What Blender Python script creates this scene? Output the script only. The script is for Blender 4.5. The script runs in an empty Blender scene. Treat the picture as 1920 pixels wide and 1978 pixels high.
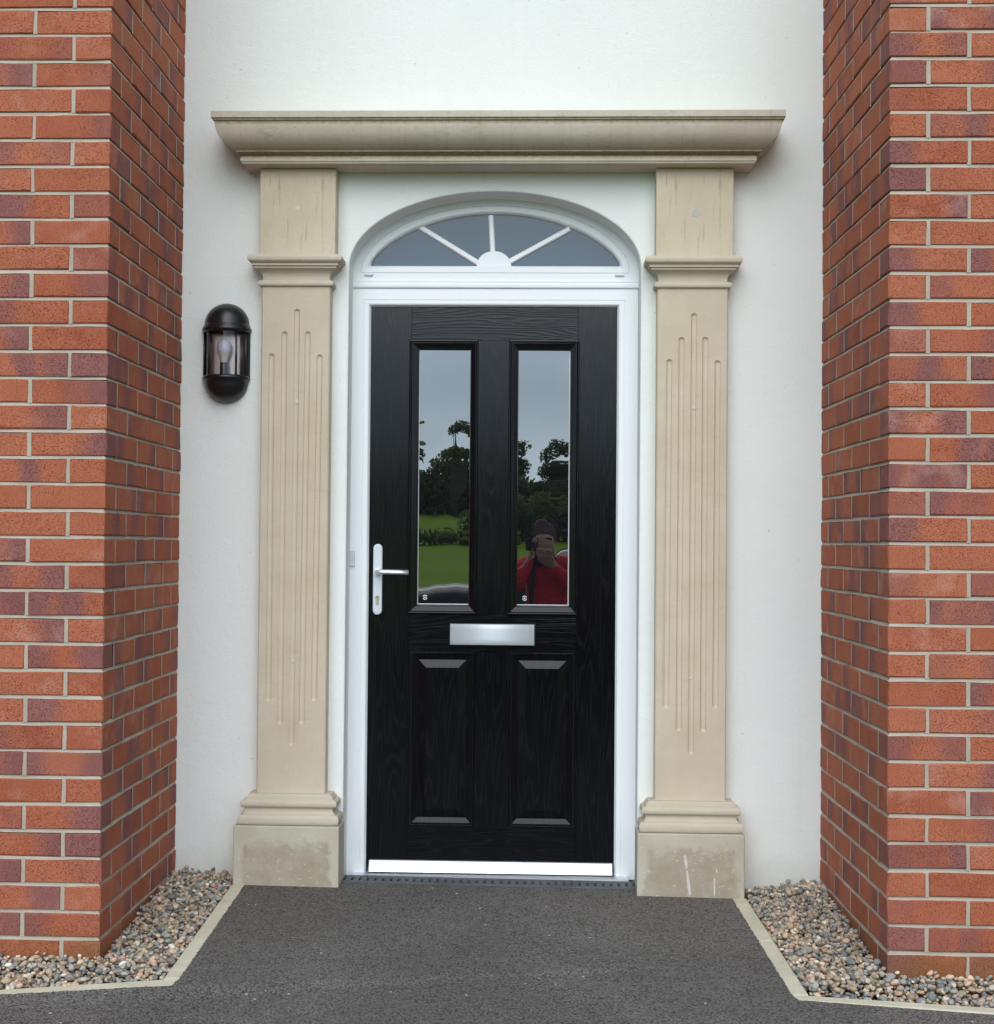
import bpy, bmesh, math, random
import numpy as np
from mathutils import Vector, Matrix
R_ = math.radians
sc = bpy.context.scene
C = sc.collection
random.seed(7)
RNG = np.random.default_rng(11)

# ------------------------------------------------------------------ camera
cam_d = bpy.data.cameras.new('camera')
cam_o = bpy.data.objects.new('view_camera', cam_d)
C.objects.link(cam_o)
CAM = Vector((0.05614, -5.10277, 1.19136))
yaw, pitch, roll = 0.03581, 0.02092, 0.00809
f_ = Vector((-math.sin(yaw)*math.cos(pitch), math.cos(yaw)*math.cos(pitch), math.sin(pitch)))
r_ = Vector((math.cos(yaw), math.sin(yaw), 0)); u_ = r_.cross(f_)
rr = math.cos(roll)*r_ + math.sin(roll)*u_
uu = -math.sin(roll)*r_ + math.cos(roll)*u_
cam_o.matrix_world = Matrix(((rr.x, uu.x, -f_.x, CAM.x), (rr.y, uu.y, -f_.y, CAM.y), (rr.z, uu.z, -f_.z, CAM.z), (0, 0, 0, 1)))
cam_d.sensor_fit = 'HORIZONTAL'; cam_d.sensor_width = 36
cam_d.lens = 2921.8/1920*36
cam_d.clip_start = 0.02; cam_d.clip_end = 600
sc.camera = cam_o

# ------------------------------------------------------------------ overcast sky and a very soft sun
SUN_EL, SUN_AZ = 38, -3          # degrees; azimuth measured from straight behind the camera towards the right
w = bpy.data.worlds.new('World'); sc.world = w; w.use_nodes = True
wn, wl = w.node_tree.nodes, w.node_tree.links
wn.clear()
sky = wn.new('ShaderNodeTexSky'); sky.sky_type = 'NISHITA'; sky.sun_disc = False
sky.sun_elevation = R_(SUN_EL); sky.sun_rotation = R_(180-SUN_AZ)
sky.dust_density = 0.4; sky.air_density = 1.0
hs = wn.new('ShaderNodeHueSaturation'); hs.inputs['Saturation'].default_value = 0.35
wl.new(sky.outputs[0], hs.inputs['Color'])
tc = wn.new('ShaderNodeTexCoord')
sep = wn.new('ShaderNodeSeparateXYZ'); wl.new(tc.outputs['Generated'], sep.inputs[0])
mp = wn.new('ShaderNodeMapping'); mp.inputs['Scale'].default_value = (1.3, 1.3, 5.0)
wl.new(tc.outputs['Generated'], mp.inputs[0])
nz = wn.new('ShaderNodeTexNoise'); nz.inputs['Scale'].default_value = 2.6; nz.inputs['Detail'].default_value = 6
wl.new(mp.outputs[0], nz.inputs['Vector'])
cl = wn.new('ShaderNodeMapRange'); cl.inputs[1].default_value = 0.3; cl.inputs[2].default_value = 0.7
cl.inputs[3].default_value = 0.82; cl.inputs[4].default_value = 1.2
wl.new(nz.outputs[0], cl.inputs[0])
gr = wn.new('ShaderNodeMapRange'); gr.inputs[1].default_value = 0.0; gr.inputs[2].default_value = 0.9
gr.inputs[3].default_value = 0.85; gr.inputs[4].default_value = 1.70      # overcast: the zenith is brighter than the horizon
wl.new(sep.outputs[2], gr.inputs[0])
mu = wn.new('ShaderNodeMath'); mu.operation = 'MULTIPLY'
wl.new(cl.outputs[0], mu.inputs[0]); wl.new(gr.outputs[0], mu.inputs[1])
tint = wn.new('ShaderNodeVectorMath'); tint.operation = 'MULTIPLY'      # grey-blue cloud, bluer low down
tcol = wn.new('ShaderNodeMix'); tcol.data_type = 'RGBA'; tcol.inputs[6].default_value = (0.78, 0.95, 1.14, 1); tcol.inputs[7].default_value = (0.93, 1.0, 1.03, 1)
tfac = wn.new('ShaderNodeMapRange'); tfac.inputs[1].default_value = 0.05; tfac.inputs[2].default_value = 0.5
wl.new(sep.outputs[2], tfac.inputs[0]); wl.new(tfac.outputs[0], tcol.inputs[0]); wl.new(tcol.outputs[2], tint.inputs[1])
wl.new(hs.outputs[0], tint.inputs[0])
vm = wn.new('ShaderNodeVectorMath'); vm.operation = 'SCALE'
wl.new(tint.outputs[0], vm.inputs[0]); wl.new(mu.outputs[0], vm.inputs['Scale'])
bg = wn.new('ShaderNodeBackground'); bg.inputs['Strength'].default_value = 0.125
wl.new(vm.outputs[0], bg.inputs['Color'])
wo = wn.new('ShaderNodeOutputWorld'); wl.new(bg.outputs[0], wo.inputs['Surface'])
sun_d = bpy.data.lights.new('sun', 'SUN'); sun_d.energy = 1.35; sun_d.angle = R_(60); sun_d.color = (1, 0.99, 0.975)
sun_o = bpy.data.objects.new('sun', sun_d); C.objects.link(sun_o)
az, el = R_(SUN_AZ), R_(SUN_EL)
sdir = Vector((math.sin(az)*math.cos(el), -math.cos(az)*math.cos(el), math.sin(el)))
sun_o.rotation_euler = sdir.to_track_quat('Z', 'Y').to_euler(); sun_o.location = sdir*30
sc.view_settings.view_transform = 'Standard'; sc.view_settings.look = 'None'
sc.view_settings.gamma = 1; sc.view_settings.use_curve_mapping = False
sc.view_settings.exposure = 0.50

# ------------------------------------------------------------------ materials
class NT:
    def __init__(s, name):
        s.m = bpy.data.materials.new(name); s.m.use_nodes = True
        s.n, s.l = s.m.node_tree.nodes, s.m.node_tree.links
        s.p = s.n['Principled BSDF']
    def node(s, t, **kw):
        n = s.n.new(t)
        for k, v in kw.items():
            if k in n.inputs: n.inputs[k].default_value = v
            else: setattr(n, k, v)
        return n
    def link(s, a, b): s.l.new(a, b)
    def coord(s, which='Object', scale=(1, 1, 1), loc=(0, 0, 0)):
        t = s.node('ShaderNodeTexCoord'); m = s.node('ShaderNodeMapping')
        m.inputs['Scale'].default_value = scale; m.inputs['Location'].default_value = loc
        s.link(t.outputs[which], m.inputs[0]); return m.outputs[0]
    def noise(s, vec, scale, detail=3, rough=0.55, dist=0.0):
        n = s.node('ShaderNodeTexNoise', Scale=scale, Detail=detail, Roughness=rough, Distortion=dist)
        s.link(vec, n.inputs['Vector']); return n.outputs[0]
    def ramp(s, fac, lo, hi, a=0.0, b=1.0):
        n = s.node('ShaderNodeMapRange'); n.clamp = True
        for i, v in enumerate((lo, hi, a, b)): n.inputs[i+1].default_value = v
        s.link(fac, n.inputs[0]); return n.outputs[0]
    def math(s, op, a, b=0.0):
        n = s.node('ShaderNodeMath', operation=op)
        for i, v in enumerate((a, b)):
            if isinstance(v, (int, float)): n.inputs[i].default_value = v
            else: s.link(v, n.inputs[i])
        return n.outputs[0]
    def mix(s, fac, a, b):
        n = s.node('ShaderNodeMix', data_type='RGBA')
        for i, v in ((0, fac), (6, a), (7, b)):
            if isinstance(v, (int, float)): n.inputs[i].default_value = v
            elif isinstance(v, tuple): n.inputs[i].default_value = (*v, 1)[:4]
            else: s.link(v, n.inputs[i])
        return n.outputs[2]
    def bump(s, h, dist, strength=1.0):
        n = s.node('ShaderNodeBump', Distance=dist, Strength=strength)
        s.link(h, n.inputs['Height']); s.link(n.outputs[0], s.p.inputs['Normal']); return n
    def base(s, c):
        if isinstance(c, tuple): s.p.inputs['Base Color'].default_value = (*c, 1)
        else: s.link(c, s.p.inputs['Base Color'])
    def set(s, **kw):
        names = dict(rough='Roughness', metal='Metallic', ior='IOR', spec='Specular IOR Level', coat='Coat Weight', trans='Transmission Weight', alpha='Alpha')
        for k, v in kw.items():
            i = s.p.inputs[names[k]]
            if isinstance(v, (int, float)): i.default_value = v
            else: s.link(v, i)
        return s

def plain(name, col, rough=0.5, metal=0.0, var=0.0, bump=0.0, bscale=200, **kw):
    t = NT(name); t.set(rough=rough, metal=metal, **kw)
    o = t.coord()
    if var:
        n = t.noise(o, 9, 4)
        t.base(t.mix(t.ramp(n, 0.3, 0.7), tuple(c*(1-var) for c in col), tuple(min(1, c*(1+var)) for c in col)))
    else: t.base(col)
    if bump: t.bump(t.noise(o, bscale, 3), bump)
    return t.m

def m_render():
    t = NT('white_render'); o = t.coord()
    big = t.noise(o, 1.7, 4); fine = t.noise(o, 230, 3, 0.6); mid = t.noise(o, 38, 3)
    c = t.mix(t.ramp(big, 0.35, 0.7), (0.785, 0.805, 0.765), (0.825, 0.845, 0.805))
    specks = t.noise(o, 60, 2, 0.4)
    c = t.mix(t.ramp(specks, 0.735, 0.76, 0, 0.45), c, (0.42, 0.42, 0.38))
    g = t.node('ShaderNodeSeparateXYZ'); t.link(o, g.inputs[0])            # splash-back along the foot of the wall
    low = t.math('ADD', g.outputs[2], t.math('MULTIPLY', t.math('SUBTRACT', t.noise(o, 14, 5, 0.7), 0.5), 0.14))
    c = t.mix(t.ramp(low, 0.05, 0.17, 0.35, 0), c, (0.40, 0.37, 0.29))
    st = t.noise(t.coord('Object', (22, 1, 0.9)), 1.0, 4, 0.6)              # faint run-off streaks
    c = t.mix(t.ramp(st, 0.60, 0.80, 0, 0.12), c, (0.5, 0.49, 0.43))
    t.base(c); t.set(rough=0.85, spec=0.2)
    t.bump(t.math('ADD', fine, t.math('MULTIPLY', mid, 0.9)), 0.0022, 0.8)
    return t.m
def m_upvc():
    t = NT('white_upvc'); o = t.coord()
    d = t.noise(o, 22, 5, 0.7)
    t.base(t.mix(t.ramp(d, 0.66, 0.8, 0, 0.35), (0.81, 0.83, 0.84), (0.6, 0.6, 0.57)))
    t.set(rough=0.32); t.bump(t.noise(o, 400, 2), 0.0003, 0.3)
    return t.m
def m_black(name, horizontal):
    t = NT(name)
    sc_ = (2.2, 1, 26) if horizontal else (26, 1, 1.7)
    o = t.coord('Object', sc_, (3.1, 0, 7.7) if horizontal else (0, 0, 0))
    fine = t.coord('Object', (14, 1, 420) if horizontal else (420, 1, 14))
    n1 = t.noise(o, 0.55, 2, 0.45)
    rings = t.math('SINE', t.math('MULTIPLY', n1, 120.0))
    n2 = t.noise(fine, 1.0, 3)
    h = t.math('ADD', t.math('MULTIPLY', t.ramp(rings, -0.2, 1.0), 0.7), n2)
    t.base(t.mix(t.ramp(rings, 0.2, 1.0), (0.003, 0.0034, 0.005), (0.006, 0.0066, 0.009)))
    t.set(rough=t.ramp(n2, 0.3, 0.7, 0.10, 0.19), spec=0.25)
    t.bump(h, 0.0006, 0.27 if horizontal else 0.17)
    return t.m
def m_darkglass(name, wobble=0.0007, ior=2.6, tint=(0.006, 0.007, 0.009)):
    t = NT(name); t.base(tint); t.set(rough=0.0, ior=ior, spec=0.5)
    o = t.coord('Object', (5, 5, 1.2))
    t.bump(t.noise(o, 1.6, 1), wobble, 1.0)
    return t.m
def m_stone(name, c1, c2, dirt=(0.2, 0.18, 0.12), dirt_lo=0.62, dirt_hi=0.8, dirt_max=0.4, streak=False, grain=1.0):
    t = NT(name); o = t.coord()
    big = t.noise(o, 6, 4, 0.6); fine = t.noise(o, 700, 2); mid = t.noise(o, 60, 4)
    c = t.mix(t.ramp(big, 0.3, 0.7), c1, c2)
    c = t.mix(t.ramp(fine, 0.35, 0.7, 0, 0.22), c, tuple(x*0.72 for x in c1))
    dn = t.noise(t.coord('Object', (1, 1, 2.5), (3, 1, 2)), 9, 6, 0.68)
    c = t.mix(t.ramp(dn, dirt_lo, dirt_hi, 0, dirt_max), c, dirt)
    if streak:
        s1 = t.noise(t.coord('Object', (95, 1, 7)), 1.0, 3, 0.6)
        s2 = t.noise(t.coord('Object', (7, 1, 9)), 1.0, 2)
        k = t.math('MULTIPLY', t.ramp(s1, 0.56, 0.70), t.ramp(s2, 0.40, 0.58))
        c = t.mix(t.math('MULTIPLY', k, 0.6), c, (0.32, 0.23, 0.11))
    t.base(c); t.set(rough=0.8, spec=0.25)
    t.bump(t.math('ADD', fine, t.math('MULTIPLY', mid, 2.0)), 0.0012*grain, 0.6)
    return t.m
def m_cornice():
    t = NT('weathered_cornice_stone'); o = t.coord()
    big = t.noise(o, 5, 4, 0.6); fine = t.noise(o, 600, 2)
    c = t.mix(t.ramp(big, 0.3, 0.7), (0.50, 0.44, 0.34), (0.59, 0.525, 0.42))
    vs = t.noise(t.coord('Object', (60, 1, 3)), 1.0, 4, 0.6)
    c = t.mix(t.ramp(vs, 0.5, 0.75, 0, 0.22), c, (0.32, 0.285, 0.215))
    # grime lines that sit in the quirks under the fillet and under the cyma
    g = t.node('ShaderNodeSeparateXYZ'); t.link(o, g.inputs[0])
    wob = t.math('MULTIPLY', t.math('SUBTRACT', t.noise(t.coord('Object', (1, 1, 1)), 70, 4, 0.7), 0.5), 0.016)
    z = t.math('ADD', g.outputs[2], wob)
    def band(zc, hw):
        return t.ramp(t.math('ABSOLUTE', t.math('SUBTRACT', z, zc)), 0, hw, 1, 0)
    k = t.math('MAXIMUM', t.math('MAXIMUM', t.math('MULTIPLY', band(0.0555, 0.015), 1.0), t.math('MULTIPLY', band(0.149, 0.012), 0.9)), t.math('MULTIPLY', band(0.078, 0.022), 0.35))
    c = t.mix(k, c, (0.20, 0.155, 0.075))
    sp = t.noise(o, 45, 5, 0.75)
    c = t.mix(t.ramp(sp, 0.62, 0.74, 0, 0.6), c, (0.14, 0.12, 0.09))
    pt = t.noise(t.coord('Object', (1, 1, 2.2), (5, 0, 1)), 5.5, 6, 0.72)
    c = t.mix(t.ramp(pt, 0.58, 0.72, 0, 0.5), c, (0.26, 0.235, 0.19))
    t.base(c); t.set(rough=0.85, spec=0.2)
    t.bump(t.math('ADD', fine, t.math('MULTIPLY', sp, 2)), 0.0016, 0.6)
    return t.m
def m_plinth():
    t = NT('damp_plinth_stone'); o = t.coord(); gco = t.coord('Generated')
    g = t.node('ShaderNodeSeparateXYZ'); t.link(gco, g.inputs[0])
    x, z = g.outputs[0], g.outputs[2]
    side = t.math('MULTIPLY', t.math('MINIMUM', x, t.math('SUBTRACT', 1.0, x)), 0.35)
    marg = t.math('ADD', 0.006, t.math('MULTIPLY', z, 0.035))
    a = t.math('SUBTRACT', side, marg)
    b = t.math('SUBTRACT', t.math('MULTIPLY', t.math('SUBTRACT', 1.0, z), 0.2), 0.032)
    oi = t.node('ShaderNodeObjectInfo'); sh = t.node('ShaderNodeVectorMath', operation='ADD')
    cmb = t.node('ShaderNodeCombineXYZ'); t.link(t.math('MULTIPLY', oi.outputs['Random'], 17.0), cmb.inputs[0]); t.link(oi.outputs['Random'], cmb.inputs[2])
    t.link(o, sh.inputs[0]); t.link(cmb.outputs[0], sh.inputs[1]); o = sh.outputs[0]
    n = t.noise(o, 22, 6, 0.66)
    f = t.math('ADD', t.math('MINIMUM', a, b), t.math('MULTIPLY', t.math('SUBTRACT', n, 0.5), 0.085))
    damp = t.math('MULTIPLY', t.ramp(f, -0.004, 0.014), t.ramp(t.noise(o, 12, 5, 0.7), 0.62, 0.42, 0.50, 0.9))
    fine = t.noise(o, 600, 2)
    light = t.mix(t.ramp(t.noise(o, 9, 3), 0.3, 0.7), (0.47, 0.42, 0.325), (0.54, 0.50, 0.41))
    dark = t.mix(t.ramp(t.noise(o, 7, 3), 0.3, 0.7), (0.335, 0.28, 0.20), (0.39, 0.33, 0.25))
    c = t.mix(damp, light, dark)
    fm = t.node('ShaderNodeMapping'); fm.inputs['Scale'].default_value = (1, 1, 2.4); t.link(o, fm.inputs[0])
    fl = t.noise(fm.outputs[0], 48, 4, 0.6)
    c = t.mix(t.ramp(fl, 0.63, 0.66, 0, 0.75), c, (0.60, 0.53, 0.40))
    t.base(c); t.set(rough=0.8, spec=0.25)
    t.bump(t.math('ADD', fine, t.noise(o, 80, 4)), 0.0014, 0.6)
    return t.m
def m_brick():
    t = NT('red_brick')
    at = t.node('ShaderNodeAttribute', attribute_name='bk')
    s = t.node('ShaderNodeSeparateColor'); t.link(at.outputs['Color'], s.inputs[0])
    r1, ul, r2, r3 = s.outputs[0], s.outputs[1], s.outputs[2], at.outputs['Alpha']
    o = t.coord()
    off = t.node('ShaderNodeCombineXYZ')
    for i, q in enumerate((r1, r2, r3)): t.link(t.math('MULTIPLY', q, 31.0), off.inputs[i])
    va = t.node('ShaderNodeVectorMath', operation='ADD'); t.link(o, va.inputs[0]); t.link(off.outputs[0], va.inputs[1])
    v = va.outputs[0]
    n = t.noise(v, 13, 3, 0.5); soft = t.noise(v, 7, 2)
    c = t.mix(r1, (0.37, 0.096, 0.046), (0.45, 0.138, 0.071))
    c = t.mix(t.ramp(r3, 0.86, 1.0, 0, 0.75), c, (0.30, 0.075, 0.045))
    c = t.mix(t.ramp(n, 0.25, 0.75, 0, 0.5), c, (0.51, 0.18, 0.10))
    # kiln-flashed purple ends and middles
    wob = t.math('MULTIPLY', t.math('SUBTRACT', soft, 0.5), 0.55)
    e = t.math('ADD', ul, wob)
    end = t.math('MULTIPLY', t.ramp(e, 0.52, 0.80), t.ramp(r2, 0.40, 0.60))
    start = t.math('MULTIPLY', t.ramp(e, 0.40, 0.14), t.ramp(r3, 0.72, 0.85))
    midp = t.math('MULTIPLY', t.math('MULTIPLY', t.ramp(e, 0.25, 0.4), t.ramp(e, 0.75, 0.6)), t.ramp(t.math('FRACT', t.math('MULTIPLY', r1, 7.3)), 0.86, 0.95))
    k = t.math('MULTIPLY', t.math('MAXIMUM', t.math('MAXIMUM', end, start), midp), 0.68)
    pur = t.mix(soft, (0.15, 0.070, 0.080), (0.25, 0.115, 0.125))
    c = t.mix(k, c, pur)
    # drag-wire flecks
    dv = t.node('ShaderNodeMapping'); dv.inputs['Scale'].default_value = (1, 1, 2.0); t.link(v, dv.inputs[0])
    fl = t.noise(dv.outputs[0], 270, 3, 0.65)
    c = t.mix(t.ramp(fl, 0.55, 0.66, 0, 0.7), c, (0.10, 0.028, 0.018))
    haze = t.math('MULTIPLY', t.ramp(t.noise(v, 16, 3), 0.5, 0.75), t.ramp(t.math('FRACT', t.math('MULTIPLY', r2, 9.7)), 0.55, 0.9))
    c = t.mix(t.math('MULTIPLY', haze, 0.4), c, (0.62, 0.34, 0.27))
    gz_ = t.node('ShaderNodeSeparateXYZ'); t.link(o, gz_.inputs[0])       # damp and algae on the lowest courses
    low = t.math('ADD', gz_.outputs[2], t.math('MULTIPLY', t.math('SUBTRACT', t.noise(o, 9, 4, 0.6), 0.5), 0.16))
    c = t.mix(t.ramp(low, 0.03, 0.10, 0.65, 0), c, (0.20, 0.095, 0.03))
    t.base(c); t.set(rough=0.85, spec=0.2)
    h = t.math('SUBTRACT', t.noise(v, 420, 3), t.math('MULTIPLY', t.ramp(fl, 0.56, 0.68), 1.5))
    t.bump(h, 0.0022, 0.8)
    return t.m
def m_tarmac():
    t = NT('tarmac'); o = t.coord()
    v1 = t.node('ShaderNodeTexVoronoi', Scale=165.0); t.link(o, v1.inputs['Vector'])
    v2 = t.node('ShaderNodeTexVoronoi', Scale=95.0); t.link(o, v2.inputs['Vector'])
    sep = t.node('ShaderNodeSeparateColor'); t.link(v1.outputs['Color'], sep.inputs[0])
    c = t.mix(sep.outputs[0], (0.10, 0.093, 0.085), (0.235, 0.219, 0.199))
    big = t.noise(o, 2.3, 4, 0.6)
    c = t.mix(t.ramp(big, 0.35, 0.7, 0, 0.35), c, (0.185, 0.17, 0.157))
    worn = t.noise(o, 1.1, 5, 0.62)
    c = t.mix(t.ramp(worn, 0.45, 0.62, 0.32, 0), c, (0.055, 0.05, 0.046))
    gap = t.ramp(v1.outputs['Distance'], 0.45, 0.8)
    c = t.mix(t.math('MULTIPLY', gap, 0.75), c, (0.018, 0.017, 0.017))
    sep2 = t.node('ShaderNodeSeparateColor'); t.link(v2.outputs['Color'], sep2.inputs[0])
    wh = t.math('MULTIPLY', t.ramp(sep2.outputs[1], 0.9955, 0.997), t.ramp(v2.outputs['Distance'], 0.42, 0.3))
    c = t.mix(wh, c, (0.55, 0.53, 0.5))
    t.base(c); t.set(rough=0.75, spec=0.35)
    h = t.math('SUBTRACT', t.math('MULTIPLY', sep.outputs[1], 0.5), v1.outputs['Distance'])
    t.bump(t.math('ADD', h, t.math('MULTIPLY', v2.outputs['Distance'], -0.6)), 0.0038, 0.9)
    return t.m
def m_gravel():
    t = NT('pebbles')
    at = t.node('ShaderNodeAttribute', attribute_name='bk'); o = t.coord()
    n = t.noise(o, 160, 4, 0.65)
    c = t.mix(t.ramp(n, 0.3, 0.75, 0, 0.45), at.outputs['Color'], (0.11, 0.09, 0.075))
    n2 = t.noise(o, 420, 2)
    c = t.mix(t.ramp(n2, 0.62, 0.75, 0, 0.4), c, (0.6, 0.55, 0.48))
    t.base(c); t.set(rough=0.6, spec=0.35); t.bump(n, 0.001, 0.5)
    return t.m
def m_lawn():
    t = NT('mown_grass'); o = t.coord()
    n = t.noise(o, 0.35, 4); f = t.noise(o, 45, 3, 0.7)
    c = t.mix(t.ramp(n, 0.3, 0.7), (0.20, 0.34, 0.012), (0.27, 0.42, 0.02))
    c = t.mix(t.ramp(f, 0.4, 0.7, 0, 0.5), c, (0.13, 0.22, 0.01))
    t.base(c); t.set(rough=0.9, spec=0.1); t.bump(f, 0.03, 0.5); return t.m
def m_leaf(name, a, b):
    t = NT(name); at = t.node('ShaderNodeAttribute', attribute_name='bk')
    s = t.node('ShaderNodeSeparateColor'); t.link(at.outputs['Color'], s.inputs[0])
    t.base(t.mix(s.outputs[0], a, b)); t.set(rough=0.55, spec=0.3)
    tl = t.node('ShaderNodeBsdfTranslucent'); mx = t.node('ShaderNodeMixShader'); mx.inputs[0].default_value = 0.5      # light comes through leaves
    t.link(t.mix(s.outputs[0], tuple(1.5*q for q in a), tuple(1.5*q for q in b)), tl.inputs[0])
    t.link(t.p.outputs[0], mx.inputs[1]); t.link(tl.outputs[0], mx.inputs[2]); t.link(mx.outputs[0], t.n['Material Output'].inputs['Surface'])
    return t.m
def m_lampglass():
    t = NT('clear_lamp_glass')
    tr = t.node('ShaderNodeBsdfTransparent'); tr.inputs[0].default_value = (0.93, 0.93, 0.94, 1)
    gl = t.node('ShaderNodeBsdfGlossy'); gl.inputs['Roughness'].default_value = 0.02
    fr = t.node('ShaderNodeFresnel', IOR=1.5); mx = t.node('ShaderNodeMixShader')
    t.link(fr.outputs[0], mx.inputs[0]); t.link(tr.outputs[0], mx.inputs[1]); t.link(gl.outputs[0], mx.inputs[2])
    t.link(mx.outputs[0], t.n['Material Output'].inputs['Surface']); return t.m
def m_brushed(name, col, rough):
    t = NT(name); o = t.coord('Object', (20, 1, 900))
    n = t.noise(o, 1, 2); t.base(col); t.set(metal=1.0, rough=t.ramp(n, 0.3, 0.7, rough-0.05, rough+0.06)); return t.m
def m_edging():
    t = NT('pale_concrete_edging'); o = t.coord()
    n = t.noise(o, 14, 5, 0.65); f = t.noise(o, 300, 3)
    c = t.mix(t.ramp(n, 0.3, 0.7), (0.50, 0.465, 0.345), (0.62, 0.58, 0.45))
    c = t.mix(t.ramp(t.noise(o, 45, 5, 0.7), 0.62, 0.75, 0, 0.5), c, (0.24, 0.22, 0.16))
    t.base(c); t.set(rough=0.85, spec=0.2); t.bump(t.math('ADD', f, n), 0.002, 0.6); return t.m

M = dict(
    render=m_render(), upvc=m_upvc(), bv=m_black('black_woodgrain_upright', False), bh=m_black('black_woodgrain_level', True),
    glass=m_darkglass('double_glazing'), fglass=m_darkglass('fanlight_glazing', 0.0003, 1.45, (0.014, 0.058, 0.098)),
    shaft=m_stone('cream_sandstone', (0.57, 0.475, 0.355), (0.65, 0.555, 0.435), (0.40, 0.30, 0.16), 0.58, 0.8, 0.35),
    pale=m_stone('pale_carved_sandstone', (0.54, 0.475, 0.365), (0.60, 0.53, 0.42), (0.33, 0.28, 0.19), 0.62, 0.82, 0.35),
    frieze=m_stone('streaked_sandstone', (0.58, 0.49, 0.35), (0.65, 0.565, 0.43), (0.33, 0.25, 0.13), 0.6, 0.8, 0.35, True),
    cornice=m_cornice(), plinth=m_plinth(), brick=m_brick(), tarmac=m_tarmac(), gravel=m_gravel(), lawn=m_lawn(), edging=m_edging(),
    mortar=plain('grey_mortar', (0.43, 0.37, 0.295), 0.95, var=0.14, bump=0.002, bscale=260, spec=0.1),
    alu=plain('satin_silver', (0.60, 0.64, 0.67), 0.5, 0.35), alub=m_brushed('bright_aluminium', (0.76, 0.78, 0.80), 0.48),
    brass=plain('dull_brass', (0.5, 0.45, 0.3), 0.35, 1.0), blackp=plain('black_plastic', (0.012, 0.012, 0.014), 0.4),
    drain=plain('grey_drain_plastic', (0.085, 0.095, 0.105), 0.55, var=0.25, bump=0.0004),
    void=plain('dark_void', (0.004, 0.004, 0.004), 0.9),
    lampb=plain('satin_black_casting', (0.009, 0.009, 0.011), 0.30, bump=0.0004, bscale=300), lampg=m_lampglass(),
    bulb=plain('opal_bulb', (0.72, 0.70, 0.78), 0.25), bulbb=plain('ivory_bulb_base', (0.66, 0.60, 0.50), 0.4),
    refl=plain('grey_lamp_back', (0.60, 0.53, 0.49), 0.25, 0.6), spacer=plain('silver_spacer', (0.62, 0.63, 0.62), 0.45),
    mark=plain('white_etch', (0.62, 0.66, 0.68), 0.5), plug=plain('grey_filler', (0.47, 0.45, 0.44), 0.9, var=0.15),
    plugw=plain('pale_filler', (0.62, 0.57, 0.50), 0.9, var=0.1), soil=plain('dark_soil', (0.09, 0.075, 0.06), 0.95, var=0.3, bump=0.004, bscale=90),
    jacket=plain('red_jacket', (0.80, 0.012, 0.03), 0.7, var=0.2, bump=0.03, bscale=13), skin=plain('skin', (0.62, 0.40, 0.31), 0.55),
    hair=plain('brown_hair', (0.14, 0.095, 0.075), 0.6, var=0.4, bump=0.004, bscale=90), cloth=plain('dark_cloth', (0.022, 0.022, 0.03), 0.9, var=0.3),
    trous=plain('dark_trousers', (0.025, 0.03, 0.05), 0.9), paint=plain('dark_car_paint', (0.010, 0.012, 0.018), 0.3, coat=0.25, spec=0.3),
    cglass=m_darkglass('car_glass', 0.0, 1.6), tyre=plain('tyre_rubber', (0.02, 0.02, 0.02), 0.8), rim=plain('alloy_rim', (0.6, 0.6, 0.62), 0.3, 0.9),
    hlamp=plain('headlamp_lens', (0.7, 0.72, 0.75), 0.1), bark=plain('bark', (0.09, 0.07, 0.05), 0.9, var=0.3),
    leafd=m_leaf('dark_foliage', (0.07, 0.10, 0.026), (0.20, 0.23, 0.085)), leafl=m_leaf('light_foliage', (0.11, 0.15, 0.04), (0.24, 0.28, 0.09)),
)

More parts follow.
